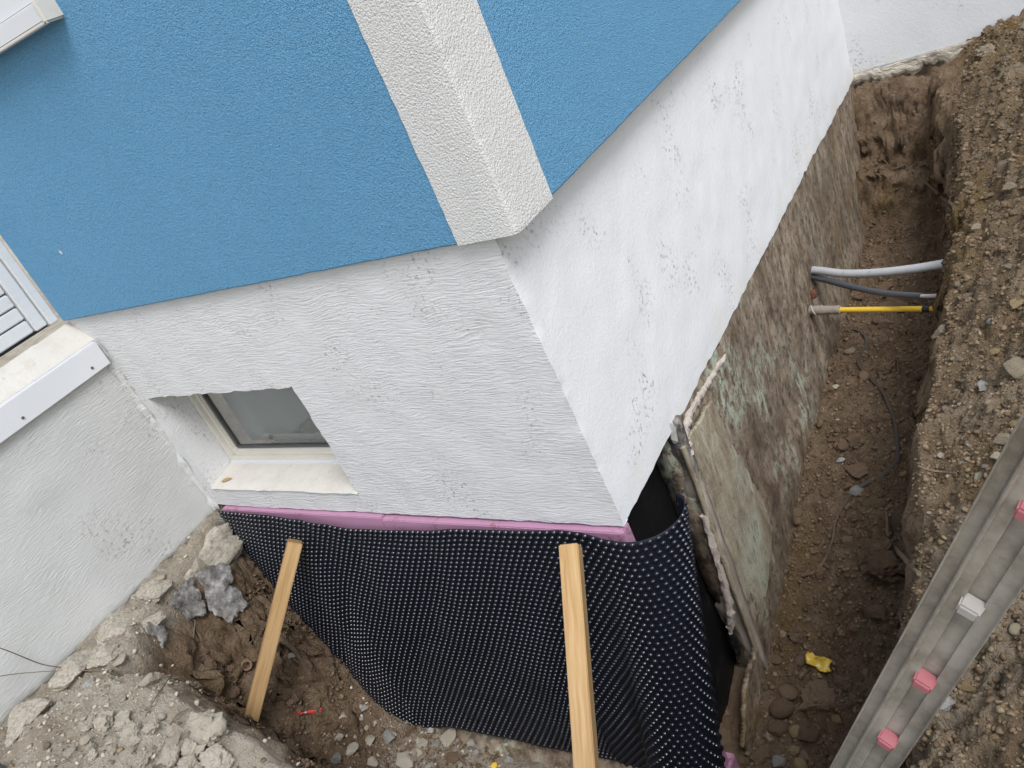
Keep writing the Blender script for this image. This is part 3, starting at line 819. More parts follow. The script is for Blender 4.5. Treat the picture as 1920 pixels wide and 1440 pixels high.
# ================================================================== STONES
def rock_mesh(name, seed, sub=3, facets=9, rough=.06, flat=(1, 1, 1), lo=.62):
    rr = random.Random(seed); bm = bmesh.new(); bmesh.ops.create_icosphere(bm, subdivisions=sub, radius=1)
    pl = []
    for _ in range(facets):
        v = Vector((rr.gauss(0, 1), rr.gauss(0, 1), rr.gauss(0, 1))).normalized(); pl.append((v, rr.uniform(lo, .88)))
    for v in bm.verts:
        d = v.co.normalized(); k = 1.0
        for n_, h in pl:
            c = d.dot(n_)
            if c > 1e-3: k = min(k, h/c)
        q = d*k
        q *= 1+rough*(mnoise.noise(q*2.2+Vector((seed, 0, 0)))+.6*mnoise.noise(q*5+Vector((0, seed, 0)))+.45*mnoise.noise(q*11))
        v.co = Vector((q.x*flat[0], q.y*flat[1], q.z*flat[2]))
    me = bpy.data.meshes.new(name); bm.to_mesh(me); bm.free()
    me.polygons.foreach_set('use_smooth', [True]*len(me.polygons)); me.set_sharp_from_angle(angle=R(38))
    return me
BASE = {}
def base(kind, k, m):
    key = (kind, k, m)
    if key not in BASE:
        if kind == 'rock': me = rock_mesh('rock', 10+k, 4, 10, .10, (1, .85, .7), .42)
        elif kind == 'lump': me = rock_mesh('lump', 130+k, 4, 9, .34, (1, .85, .72), .5)
        elif kind == 'pebble': me = rock_mesh('pebble', 40+k, 3, 5, .05, (1, .8, .62))
        elif kind == 'clod': me = rock_mesh('clod', 70+k, 4, 8, .30, (1, .9, .75), .5)
        else: me = rock_mesh('slab', 100+k, 4, 9, .07, (1.1, .85, .34), .40)
        me.materials.append(MAT[m]); BASE[key] = me
    return BASE[key]
def stone(px, py, wpx, kind, m, name, label, cat='stone', group=None, k=None, sink=.3, rz=None, tilt=.25):
    p = hit(px, py); dist = (Vector(p)-Vector(CAM)).dot(fw)
    r = wpx*dist/1560/2
    o = bpy.data.objects.new(name, base(kind, rnd.randrange(5) if k is None else k, m)); C.objects.link(o)
    hz = {'lump': .7, 'rock': .7, 'pebble': .62, 'clod': .75, 'slab': .28}[kind]
    o.location = (p[0], p[1], p[2]+r*hz*(1-2*sink)*.8)
    o.scale = (r, r, r); o.rotation_euler = (rnd.uniform(-tilt, tilt), rnd.uniform(-tilt, tilt), rnd.uniform(0, 6.28) if rz is None else rz)
    return tag(o, label, cat, group)
# repeats: countable smaller stones by area
def scatter(n, region, kinds, sizes, label, group, name, cat, sink=.3):
    c = 0; tries = 0
    while c < n and tries < n*30:
        tries += 1
        x, y = rnd.uniform(*region[0]), rnd.uniform(*region[1])
        if region[2] is not None and not region[2](x, y): continue
        kd, m = rnd.choice(kinds); r = sizes[0]*(sizes[1]/sizes[0])**(rnd.random()**2.0)
        z = gz(x, y)
        o = bpy.data.objects.new(name, base(kd, rnd.randrange(5), m)); C.objects.link(o)
        hz = {'lump': .7, 'rock': .7, 'pebble': .62, 'clod': .75, 'slab': .28}[kd]
        o.location = (x, y, z+r*hz*(1-2*sink)*.8); o.scale = (r*rnd.uniform(.8, 1.2), r*rnd.uniform(.8, 1.2), r)
        o.rotation_euler = (rnd.uniform(-.4, .4), rnd.uniform(-.4, .4), rnd.uniform(0, 6.28)); tag(o, label, cat, group); c += 1
# right bank, singled out
G1 = 'stones on the right bank'
for a in [(1845,728,34,'rock','chalk','stone','pale grey angular stone alone near the trench lip on the right bank'),
          (1905,697,62,'rock','tan_stone','stone','large tan stone cut by the right photo edge on the bank'),
          (1863,663,26,'pebble','ochre_stone','stone','small ochre pebble above the pale grey stone on the bank'),
          (1908,797,30,'pebble','ochre_stone','pebble','smooth round ochre pebble above the ladder on the bank'),
          (1878,826,40,'rock','tan_stone','stone','dull tan stone left of the round ochre pebble'),
          (1876,862,34,'rock','yellow_stone','stone','yellowish stone just above the ladder rail on the bank'),
          (1837,896,34,'rock','yellow_stone','stone','pale yellow stone beside the upper ladder rail'),
          (1850,875,20,'slab','grey_stone','stone','small flat grey stone wedged above the pale yellow stone'),
          (1840,793,26,'slab','clod','stone','flat brown stone lying among pale gravel on the bank'),
          (1905,575,34,'rock','ochre_stone','stone','ochre yellow lump high on the right bank'),
          (1893,502,18,'pebble','tan_stone','pebble','small buff pebble high on the bank above the ochre lump'),
          (1905,1181,30,'pebble','yellow_stone','pebble','smooth pale yellow pebble right of the ladder'),
          (1775,1322,56,'rock','chalk','stone','large whitish stone below the ladder rail on the right bank'),
          (1813,1290,30,'rock','ochre_stone','stone','small yellowish stone touching the large whitish stone'),
          (1892,355,30,'rock','tan_stone','stone','rounded buff stone on the upper bank by the photo edge'),
          (1800,535,20,'pebble','tan_stone','stone','buff pebble stuck in the bank face beside the conduits')]:
    stone(*a[:7], group=G1)
# trench floor, singled out
G2 = 'stones on the trench floor'
for a in [(1568,727,20,'rock','yellow_stone','stone','bright cream stone on the trench floor beside the old wall'),
          (1607,882,54,'slab','clod','stone','flat square brown stone on the trench floor'),
          (1577,862,18,'slab','chalk','plaster_chip','small white plaster chip beside the flat square stone'),
          (1594,660,22,'pebble','tan_stone','stone','brown pebble on the trench floor below the yellow pipe'),
          (1606,923,30,'pebble','grey_stone','stone','grey rounded stone half under the black strap'),
          (1694,890,18,'pebble','ochre_stone','pebble','small orange pebble beside the bend of the black strap'),
          (1569,787,12,'slab','chalk','plaster_chip','tiny white chip beside the old wall on the trench floor'),
          (1526,990,16,'rock','brick_bit','brick_fragment','small red brick fragment at the foot of the old wall'),
          (1535,1305,18,'rock','brick_bit','brick_fragment','red brick crumb on a dark clod below the yellow wrapper'),
          (1660,1065,86,'clod','clod','earth_clod','big dark earth clod under the curved root'),
          (1620,1050,40,'clod','clod','earth_clod','dark clod left of the biggest clod on the trench floor'),
          (1653,1030,48,'clod','clod','earth_clod','dark clod above the biggest clod on the trench floor'),
          (1592,1020,34,'rock','clod','earth_clod','angular brown clod between strap end and biggest clod'),
          (1530,1318,74,'clod','clod','earth_clod','large dark clod with a red brick crumb in the trench foreground'),
          (1468,1330,52,'pebble','clod','stone','rounded brown stone at the near foot of the old wall'),
          (1478,1300,38,'pebble','clod','stone','brown cobble between wrapper and rounded brown stone'),
          (1514,1382,46,'rock','clod','stone','blackish brown stone upright in the foreground trench'),
          (1492,1372,30,'pebble','ochre_stone','pebble','buff pebble left of the blackish upright stone'),
          (1487,1410,30,'pebble','ochre_stone','pebble','smooth ochre pebble in front of the blackish upright stone'),
          (1508,1420,24,'pebble','tan_stone','pebble','small tan pebble right of the smooth ochre pebble'),
          (1502,1436,30,'pebble','ochre_stone','pebble','orange pebble cut by the bottom photo edge'),
          (1442,1382,20,'pebble','grey_stone','pebble','small pale pebble beside the wall remnant'),
          (1460,1432,34,'rock','grey_stone','stone','grey stone at the bottom edge between wall and pebbles'),
          (1428,1420,44,'clod','clod','earth_clod','dark clod against the foot of the wall remnant'),
          (1567,1350,24,'pebble','ochre_stone','pebble','brown ochre pebble beside the large foreground clod'),
          (1460,1370,40,'pebble','clod','stone','brown stone below the rounded brown stone by the wall'),
          (1624,1260,22,'slab','tan_stone','stone','small flat buff stone right of the yellow wrapper'),
          (1455,1240,28,'rock','clod','stone','angular brown stone left of the yellow wrapper'),
          (1472,1192,24,'rock','tan_stone','stone','buff crumb heap stone at the wall foot above the wrapper'),
          (1582,1282,36,'clod','clod','earth_clod','dark clod directly below the yellow wrapper'),
          (1556,1190,30,'clod','clod','earth_clod','loose clod above the yellow wrapper'),
          (1500,1240,26,'pebble','clod','stone','small brown stone touching the yellow wrapper')]:
    stone(*a[:7], cat='clod' if 'clod' in a[5] else 'stone', group=G2)
# rubble on the near left bank
G3 = 'broken plaster lumps on the left bank'
for a in [(172,1362,36,'lump','rubble','plaster_lump','small pale plaster lump farthest left in the rubble row'),
          (200,1362,52,'lump','rubble','plaster_lump','pale plaster lump second from the left in the rubble row'),
          (236,1352,40,'lump','rubble','plaster_lump','pale plaster lump behind the pointed one'),
          (251,1382,50,'lump','rubble','plaster_lump','pointed pale plaster lump standing upright on the bank'),
          (286,1368,34,'lump','rubble','plaster_lump','small plaster lump right of the pointed one'),
          (398,1372,92,'lump','rubble','plaster_lump','biggest pale plaster lump, beside the foot of the left batten'),
          (325,1392,50,'slab','rubble','plaster_lump','flat plaster lump left of the biggest one'),
          (318,1425,50,'lump','rubble','plaster_lump','round yellowish plaster lump near the bottom edge'),
          (362,1412,52,'lump','rubble','plaster_lump','crumbling plaster lump in front of the biggest one'),
          (415,1428,66,'lump','rubble','plaster_lump','large plaster lump at the bottom edge below the left batten'),
          (270,1425,34,'lump','rubble','plaster_lump','whitish plaster lump at the bottom edge left of the round one'),
          (355,1440,50,'lump','rubble','plaster_lump','plaster lump half cut off by the bottom edge'),
          (196,1320,26,'slab','rubble','plaster_lump','thin plaster flake on the ledge above the rubble row'),
          (165,1282,30,'slab','chalk','plaster_lump','flat grey white flake near the long twig'),
          (222,1240,34,'slab','rubble','plaster_lump','flat plaster scab below the return wall'),
          (300,1085,30,'slab','rubble','plaster_lump','thin scab of plaster on the crumbling rim')]:
    stone(*a[:7], cat='rubble', group=G3, sink=.22)
# white chips and flat stones at the bottom of the pit
G4 = 'plaster chips at the bottom of the pit'
for a in [(660,1408,40,'slab','rubble','flat_stone','round flat grey stone at the left of the pit floor'),
          (693,1394,34,'slab','rubble','flat_stone','second round flat grey stone right of the first'),
          (728,1382,50,'slab','grey_stone','plaster_chip','long grey plaster shard pointing down right in the pit'),
          (808,1372,20,'rock','chalk','plaster_chip','white angular chip below the lowest membrane bulge'),
          (883,1396,24,'rock','chalk','plaster_chip','white plaster chip near the middle of the pit floor'),
          (893,1411,16,'slab','chalk','plaster_chip','thin white sliver under the middle white chip'),
          (907,1392,14,'rock','chalk','plaster_chip','tiny white chip right of the middle white chip'),
          (917,1380,12,'slab','chalk','plaster_chip','tiny white flake above the middle white chip'),
          (978,1420,20,'slab','grey_stone','plaster_chip','narrow greenish grey sliver left of the two white pieces'),
          (1024,1426,26,'slab','chalk','plaster_chip','left one of two bright white pieces beside the right batten'),
          (1047,1428,26,'slab','chalk','plaster_chip','right one of two bright white pieces beside the right batten'),
          (957,1428,22,'rock','chalk','plaster_chip','whitish crumb left of the greenish sliver'),
          (682,1330,22,'rock','chalk','plaster_chip','white chip under the left bottom edge of the membrane'),
          (678,1349,12,'rock','chalk','plaster_chip','tiny white chip below the one at the membrane edge'),
          (838,1385,40,'slab','rubble','flat_stone','flat buff stone in the middle of the pit floor'),
          (790,1395,28,'rock','rubble','plaster_chip','buff lump left of the flat buff stone'),
          (760,1425,44,'slab','rubble','flat_stone','flat pale stone at the bottom edge of the pit'),
          (640,1385,26,'rock','rubble','plaster_chip','pale lump at the left edge of the chip heap'),
          (632,1425,30,'rock','grey_stone','plaster_chip','grey lump at the bottom left of the chip heap'),
          (645,1350,28,'rock','rubble','plaster_chip','pale lump below the left bottom corner of the membrane'),
          (700,1432,26,'rock','rubble','plaster_chip','buff lump at the bottom edge beside the flat pale stone'),
          (935,1400,34,'slab','clod','flat_stone','dark overturned slab with a shadow under it in the pit'),
          (850,1425,30,'rock','clod','earth_clod','brown clod among the white chips'),
          (770,1372,24,'rock','clod','earth_clod','brown lump right of the long grey shard')]:
    stone(*a[:7], cat='clod' if 'clod' in a[5] else 'rubble', group=G4, sink=.18, tilt=.35)
# lumps in the dark hollow
for a in [(440,1300,26,'clod','clod','earth_clod','dark clod in the hollow left of the left batten'),
          (395,1250,30,'clod','clod','earth_clod','clod on the soil face under the torn felt'),
          (547,1232,20,'rock','grey_stone','stone','grey pointed stone under the arched root'),
          (280,1278,40,'rock','rubble','plaster_lump','pale cemented lump in the soil face'),
          (365,1115,26,'rock','ochre_stone','stone','ochre stone showing through the torn felt'),
          (585,1255,18,'clod','clod','earth_clod','small clod beside the membrane edge')]:
    stone(*a[:7], cat='clod' if 'clod' in a[5] else 'stone')
scatter(46, ((-1.72, -1.05), (-.70, -.12), lambda x, y: -.95 < gz(x, y) < -.25), [('clod', 'clod'), ('lump', 'clod'), ('clod', 'clod')], (.008, .030), 'crumbly brown clod on the soil face of the left hollow', 'clods in the left hollow', 'earth_clod', 'clod')
scatter(30, ((-1.45, -.80), (-1.02, -.80), lambda x, y: gz(x, y) > -.30), [('lump', 'rubble'), ('lump', 'rubble'), ('rock', 'rubble')], (.014, .034), 'mid sized pale plaster lump in the rubble row on the left bank', 'broken plaster lumps on the left bank', 'plaster_lump', 'rubble', .2)
# one big lump of concrete under the inner corner
def big_lump():
    me = rock_mesh('concrete_lump', 5, 4, 14, .14, (1, 1, 1)); me.materials.append(MAT['grey_plaster'])
    o = bpy.data.objects.new('concrete_lump', me); C.objects.link(o)
    o.location = (-1.795, -.21, -.13); o.scale = (.075, .21, .105); o.rotation_euler = (R(8), R(14), R(-6))
    tag(o, 'big pale concrete lump under the inner corner beside the membrane', 'concrete')
big_lump()
# broken slabs of the concrete edge along the return wall
for i, (y, x, sx, sy, lb_) in enumerate([(-.42, -1.775, .075, .10, 'broken concrete slab on the rim right next to the big lump'), (-.60, -1.765, .080, .11, 'second broken concrete slab along the return wall'), (-.79, -1.755, .085, .10, 'third broken concrete slab along the return wall'), (-.97, -1.755, .080, .10, 'broken concrete slab by the long arching twig'), (-.52, -1.70, .055, .07, 'tilted concrete slab hanging over the hollow edge'), (-.70, -1.66, .060, .075, 'tilted concrete slab above the small felt scrap')]):
    o = bpy.data.objects.new('concrete_chunk', rock_mesh('concrete_chunk', 210+i, 4, 11, .12, (1, 1, .5), .45)); C.objects.link(o)
    o.data.materials.append(MAT['grey_plaster'])
    o.location = (x, y, gz(x, y)+.004); o.scale = (sx, sy, .055); o.rotation_euler = (rnd.uniform(-.12, .12), rnd.uniform(.02, .22), rnd.uniform(-.4, .4))
    tag(o, lb_, 'concrete', 'broken concrete edge along the return wall')

scatter(80, ((.72, .98), (-.55, 1.0), None), [('pebble', 'tan_stone'), ('rock', 'grey_stone'), ('rock', 'dry_clod'), ('rock', 'rubble'), ('rock', 'dry_clod'), ('pebble', 'ochre_stone')], (.005, .014), 'small loose stone among the gravel of the right bank', 'small stones on the right bank', 'stone', 'stone')
scatter(60, ((.66, 1.0), (1.0, 3.6), None), [('rock', 'dry_clod'), ('clod', 'dry_clod'), ('rock', 'tan_stone')], (.012, .045), 'dry brown clod on the far part of the right bank', 'dry clods on the far right bank', 'earth_clod', 'clod')
CK = [('clod', 'clod'), ('rock', 'clod'), ('lump', 'clod'), ('pebble', 'clod')]
scatter(36, ((.03, .52), (2.15, 3.2), None), CK, (.012, .045), 'loose dark clod on the trench floor beyond the conduits', 'clods beyond the conduits', 'earth_clod', 'clod')
scatter(50, ((.03, .52), (1.1, 2.0), None), CK, (.011, .042), 'loose dark clod on the trench floor beside the black strap', 'clods beside the strap', 'earth_clod', 'clod')
scatter(50, ((.03, .55), (.4, 1.1), None), CK, (.010, .042), 'loose dark clod on the trench floor between strap and yellow wrapper', 'clods between strap and wrapper', 'earth_clod', 'clod')
scatter(36, ((.05, .60), (-.15, .4), None), CK, (.010, .042), 'loose dark clod in the near end of the trench', 'clods in the near trench', 'earth_clod', 'clod')
scatter(140, ((-1.62, -.3), (-.42, -.09), lambda x, y: gz(x, y) < -.90), [('rock', 'rubble'), ('slab', 'grey_stone'), ('rock', 'chalk'), ('clod', 'clod'), ('rock', 'rubble'), ('lump', 'rubble'), ('slab', 'rubble')], (.007, .028), 'small plaster crumb strewn over the pit floor', 'small crumbs on the pit floor', 'plaster_crumb', 'rubble')
scatter(70, ((-1.75, -.7), (-1.15, -.78), lambda x, y: gz(x, y) > -.25), [('rock', 'rubble'), ('rock', 'rubble'), ('rock', 'dry_clod')], (.005, .020), 'small plaster crumb on the dusty left bank', 'small crumbs on the left bank', 'plaster_crumb', 'rubble')

# fine gravel as one mass
def gravel():
    bm = bmesh.new(); bmesh.ops.create_icosphere(bm, subdivisions=1, radius=1)
    bv = np.array([v.co[:] for v in bm.verts]); bf = np.array([[v.index for v in f.verts] for f in bm.faces]); bm.free()
    rs = np.random.RandomState(5); V = []; F = []; T = []; k = 0
    def add(n, xr, yr, r0, r1, cols, cond=None):
        nonlocal k
        for _ in range(n):
            x, y = rs.uniform(*xr), rs.uniform(*yr)
            if cond and not cond(x, y): continue
            r = r0*(r1/r0)**(rs.rand()**2.2); z = gz(x, y)
            p = bv*(1+.28*rs.randn(len(bv), 1)).clip(.6, 1.4)*np.array([1, rs.uniform(.6, 1), rs.uniform(.45, .9)])*r
            a = rs.uniform(0, 6.28); ca, sa = math.cos(a), math.sin(a)
            p = np.stack([p[:, 0]*ca-p[:, 1]*sa, p[:, 0]*sa+p[:, 1]*ca, p[:, 2]], 1)+np.array([x, y, z+r*.2])
            V.append(p); F.append(bf+k*len(bv)); c = np.array(cols[rs.randint(len(cols))])*rs.uniform(.75, 1.25)
            T.append(np.tile(np.append(c, 1), (len(bv), 1))); k += 1
    dst = (.48, .42, .335)
    tan, grey, brn, wht, drk, och = (.245, .182, .116), (.42, .375, .305), (.215, .153, .097), (.56, .525, .465), (.19, .132, .088), (.40, .29, .14)
    lt, b2 = (.28, .212, .138), (.155, .106, .064)
    add(11000, (.67, 1.02), (-.6, 1.35), .0018, .0095, [brn, brn, b2, tan, brn, b2, tan, lt, brn])
    add(6500, (.58, 1.02), (1.3, 3.7), .003, .014, [brn, brn, b2, brn, tan, b2])
    add(12500, (.01, .62), (-.2, 3.3), .0025, .0125, [drk, brn, brn, drk, b2, brn, b2, tan])
    add(2500, (-1.7, -.2), (-.50, -.09), .002, .010, [grey, wht, tan, brn, grey], lambda x, y: gz(x, y) < -.85)
    add(1400, (-1.80, -.6), (-1.2, -.55), .002, .011, [grey, tan, grey, dst, dst], lambda x, y: gz(x, y) > -.45)
    add(4500, (-1.78, -.9), (-.80, -.08), .003, .012, [drk, brn, b2, drk], lambda x, y: gz(x, y) < -.30)
    add(800, (-1.84, -1.3), (-1.1, -.1), .0025, .011, [grey, dst, grey, dst], lambda x, y: gz(x, y) > -.2)
    V = np.concatenate(V); F = np.concatenate(F)
    me = bpy.data.meshes.new('gravel'); me.vertices.add(len(V)); me.vertices.foreach_set('co', V.reshape(-1).astype(np.float32))
    me.loops.add(F.size); me.loops.foreach_set('vertex_index', F.reshape(-1).astype(np.int32))
    me.polygons.add(len(F)); me.polygons.foreach_set('loop_start', np.arange(0, F.size, 3, dtype=np.int32)); me.update(calc_edges=True)
    a = me.color_attributes.new('tint', 'FLOAT_COLOR', 'POINT'); a.data.foreach_set('color', np.concatenate(T).reshape(-1).astype(np.float32))
    o = link('gravel', me, 'gravel'); tag(o, 'fine gravel and crumbs strewn over the soil', 'gravel', kind='stuff')
gravel()

# ================================================================== DIMPLE MEMBRANE
TOP = [(-1.785, -.034), (-1.70, -.040), (-1.50, -.042), (-1.30, -.046), (-1.05, -.042), (-.80, -.044), (-.55, -.048), (-.32, -.050), (-.16, -.046), (-.08, -.048), (.0, -.056), (.065, -.052), (.116, -.020), (.146, .036), (.146, .090), (.128, .124), (.104, .138)]
BOT = [(-1.785, -.045), (-1.70, -.075), (-1.52, -.120), (-1.34, -.125), (-1.10, -.090), (-.84, -.080), (-.58, -.075), (-.42, -.062), (-.31, -.056), (-.262, -.085), (-.238, -.165), (-.185, -.236), (-.105, -.276), (-.025, -.274), (.026, -.226), (.032, -.165), (.020, -.128)]
NS, NT_ = 300, 90
pt, pb = spline(TOP, NS), spline(BOT, NS)
arc = np.concatenate([[0], np.cumsum(np.linalg.norm(np.diff(pt, axis=0), axis=1))])
LEN = arc[-1]
ztop = np.interp(np.interp(arc, arc, pt[:, 0])+0*arc, [-1.785, -1.55, -1.29, -1.07, -.785, -.57, -.34, -.185, -.11, -.05, .02, .08], [.004, .006, -.008, -.038, -.028, -.004, .008, .016, .010, -.004, -.006, -.002])
ztop = np.where(np.arange(NS) > NS*.93, np.interp(np.arange(NS), [NS*.93, NS], [-.002, .006]), ztop)
zbot = np.interp(arc, [0, .1, .28, .42, .55, .70, .9, 1.2, 1.5, 1.75, LEN], [-1.12, -1.16, -1.20, -1.18, -1.10, -1.085, -1.09, -1.09, -1.10, -1.25, -1.25])
def mem(u, t):
    """u arc position 0..LEN (array), t 0..1 down"""
    a = np.stack([np.interp(u, arc, pt[:, 0]), np.interp(u, arc, pt[:, 1])], -1); b = np.stack([np.interp(u, arc, pb[:, 0]), np.interp(u, arc, pb[:, 1])], -1)
    w = (t**1.0)[..., None]; p = a*(1-w)+b*w
    zt, zb = np.interp(u, arc, ztop), np.interp(u, arc, zbot); z = zt+(zb-zt)*t
    bul = .014*np.sin(u*5.2+t*3.0)*np.sin(t*3.1)+.010*np.sin(u*11+t*7+1)*np.sin(t*3.1)+.006*vn(u*9, t*7, 0, 5)
    edge = np.minimum(1, np.minimum(u, np.maximum(LEN-u, 0))*6)
    # pressed in where the two battens push
    bul = bul*edge
    return np.stack([p[..., 0], p[..., 1]-np.abs(bul)*.9*sm(-.05, -.30, p[..., 0]), z], -1)
mb = empty('dimple_membrane', (0, 0, 0)); tag(mb, 'black dimpled drainage membrane hung over the pit wall and curling round the corner', 'membrane')
U, T = np.meshgrid(np.linspace(0, LEN, NS), np.linspace(0, 1, NT_), indexing='ij')
sheet = link('sheet', grid_mesh('sheet', mem(U, T)), 'membrane_sheet', mb, True); sheet.data.flip_normals(); solidify(sheet, .0016, 1)
def dimples():
    PI_, hgt = .0245, .0075
    us, ts = [], []
    nrow = int(1.18/.0200)
    for r_ in range(nrow):
        off = .25*PI_ if r_ % 2 else .75*PI_
        row = np.arange(off, LEN-.004, PI_)
        us.append(row); ts.append(np.full(len(row), (r_+.45)/nrow))
    u = np.concatenate(us); t = np.concatenate(ts)
    p = mem(u, t); e = .003
    du_ = mem(np.clip(u+e, 0, LEN), t)-mem(np.clip(u-e, 0, LEN), t); dt_ = mem(u, t+e)-mem(u, t-e)
    du_ /= np.linalg.norm(du_, axis=1)[:, None]; nn = np.cross(du_, dt_); nn /= np.linalg.norm(nn, axis=1)[:, None]
    nn *= -1; nn *= np.sign((nn*(CAM-p)).sum(1).mean())  # outward
    vv = np.cross(nn, du_)
    rings = [(.0092, -.0004), (.0078, .0035), (.0066, .0062), (.0048, .0078), (.0024, .0086)]; sg = 9
    V = np.zeros((len(p), len(rings)*sg+1, 3))
    for i, (r_, h_) in enumerate(rings):
        for j in range(sg):
            an = 2*math.pi*j/sg
            V[:, i*sg+j] = p+du_*(r_*math.cos(an))+vv*(r_*math.sin(an))+nn*h_
    V[:, -1] = p+nn*.0088
    f = []
    for i in range(len(rings)-1):
        for j in range(sg): f.append((i*sg+j, i*sg+(j+1) % sg, (i+1)*sg+(j+1) % sg, (i+1)*sg+j))
    q = np.array(f); top = len(rings)*sg; l = (len(rings)-1)*sg
    tr = np.array([(l+j, l+(j+1) % sg, top) for j in range(sg)])
    nb = V.shape[1]; off = (np.arange(len(p))*nb)[:, None, None]
    Q = (q[None]+off).reshape(-1, 4); TR = (tr[None]+off).reshape(-1, 3)
    me = bpy.data.meshes.new('dimple'); me.vertices.add(len(p)*nb); me.vertices.foreach_set('co', V.reshape(-1).astype(np.float32))
    li = np.concatenate([Q.reshape(-1), TR.reshape(-1)]).astype(np.int32); me.loops.add(len(li)); me.loops.foreach_set('vertex_index', li)
    ls = np.concatenate([np.arange(len(Q))*4, len(Q)*4+np.arange(len(TR))*3]).astype(np.int32)
    me.polygons.add(len(ls)); me.polygons.foreach_set('loop_start', ls); me.update(calc_edges=True)
    o = link('dimple', me, 'membrane', mb, True); o['kind'] = 'stuff'
dimples()

# ================================================================== BATTENS
def batten(top, foot, w, roll, label):
    a, b = Vector(top), Vector(foot); d = (a-b); L = d.length
    bm = bmesh.new(); bmesh.ops.create_cube(bm, size=1)
    for v in bm.verts: v.co = Vector((v.co.x*w, v.co.y*w, (v.co.z+.5)*L))
    bmesh.ops.bevel(bm, geom=list(bm.edges), offset=.0028, segments=2, affect='EDGES')
    me = bpy.data.meshes.new('timber_batten'); bm.to_mesh(me); bm.free()
    o = link('timber_batten', me, 'wood', None, True, 35)
    o.location = b; o.rotation_mode = 'QUATERNION'; o.rotation_quaternion = d.to_track_quat('Z', 'Y') @ Matrix.Rotation(roll, 4, 'Z').to_quaternion()
    return tag(o, label, 'batten', 'battens propping the membrane')
batten((-1.325, -.092, -.072), (-1.535, -.60, -.62), .052, R(-20), 'left one of two pale wooden battens propping the black membrane')
batten((-.120, -.100, .012), (.075, -.80, -.505), .054, R(8), 'right one of two pale wooden battens, the wider one, propping the membrane')

# ================================================================== LADDER
def ladder():
    t = empty('ladder', (0, 0, 0)); tag(t, 'grey aluminium ladder leaning in the trench with pink and white rung caps', 'ladder')
    rays = {k: np.array(fw)+np.array(r2)*((px-960)/1560)-np.array(u2)*((py-720)/1560) for k, (px, py) in dict(a=(1914, 955), c=(1652, 1383)).items()}
    D = 1.0
    A = Vector(CAM+rays['a']*D); B = Vector(CAM+rays['c']*D*1.44)
    ax = (B-A).normalized(); step = (B-A).length/3
    rd = Vector(rays['a']*1.153*.6+rays['c']*.6); rd = (rd-ax*rd.dot(ax)).normalized()      # rungs run away from the viewer
    wd = ax.cross(rd).normalized()
    if wd.dot(r2) < 0: wd = -wd                                                                    # across the rail, to the right
    w = .0935
    prof = [(-.50, .030), (-.50, -.004), (-.485, -.006), (-.47, -.004), (-.465, .010), (-.30, .012), (-.275, .004), (-.26, -.003), (-.235, -.005), (-.21, -.002), (-.20, .006), (-.03, .007), (-.015, .018), (.23, .019), (.245, .009), (.46, .008), (.475, -.003), (.49, -.005), (.50, -.002), (.50, .030)]
    def rail(off, mirror):
        V = []; F = []; s0, s1 = -1.9*step, 7.2*step; n = 60
        for i in range(n+1):
            c = A+ax*(s0+(s1-s0)*i/n)
            for (p, h) in prof: V.append(c+wd*(p*w)+rd*(off+(-h if mirror else h)))
        m = len(prof)
        for i in range(n):
            for j in range(m-1): F.append((i*m+j, i*m+j+1, (i+1)*m+j+1, (i+1)*m+j))
            F.append((i*m+m-1, i*m, (i+1)*m, (i+1)*m+m-1))
        F.append(tuple(range(m))); F.append(tuple(n*m+j for j in range(m))[::-1])
        me = mesh('rail', V, F); bm = bmesh.new(); bm.from_mesh(me); bmesh.ops.recalc_face_normals(bm, faces=bm.faces); bm.to_mesh(me); bm.free()
        return link('rail', me, 'aluminium', t, True, 30)
    rail(0, False); rail(.24, True)
    def obox(name, c, hx, hy, hz, m, par, bev, taper=1.0):
        bm = bmesh.new(); bmesh.ops.create_cube(bm, size=2)
        for v in bm.verts:
            k = taper if v.co.z < 0 else 1
            v.co = c+ax*(v.co.x*hx*k)+wd*(v.co.y*hy*k)+rd*(v.co.z*hz)
        if bev: bmesh.ops.bevel(bm, geom=list(bm.edges), offset=bev, segments=2, affect='EDGES')
        bmesh.ops.recalc_face_normals(bm, faces=bm.faces)
        me = bpy.data.meshes.new(name); bm.to_mesh(me); bm.free(); return link(name, me, m, par, True, 35)
    cols = ['plastic_pink', 'plastic_pink', 'plastic_white', 'plastic_pink', 'plastic_pink', 'plastic_white', 'plastic_pink', 'plastic_white']
    for k, i in enumerate(range(-1, 7)):
        c = A+ax*(step*i)+wd*(.105*w)
        obox('rung', c+rd*.12, .012, .014, .098, 'aluminium', t, .003)
        cp = obox('rung_cap', c+rd*.004, .0105, .0165, .0140, cols[k], t, .003, .86)
        cp['label'] = ('white' if 'white' in cols[k] else 'faded pink')+' plastic rung cap on the ladder rail'
        # recessed face, a shallow frame
        obox('cap_face', c+rd*-.0098, .0070, .0118, .0012, cols[k], cp, .0006)
ladder()

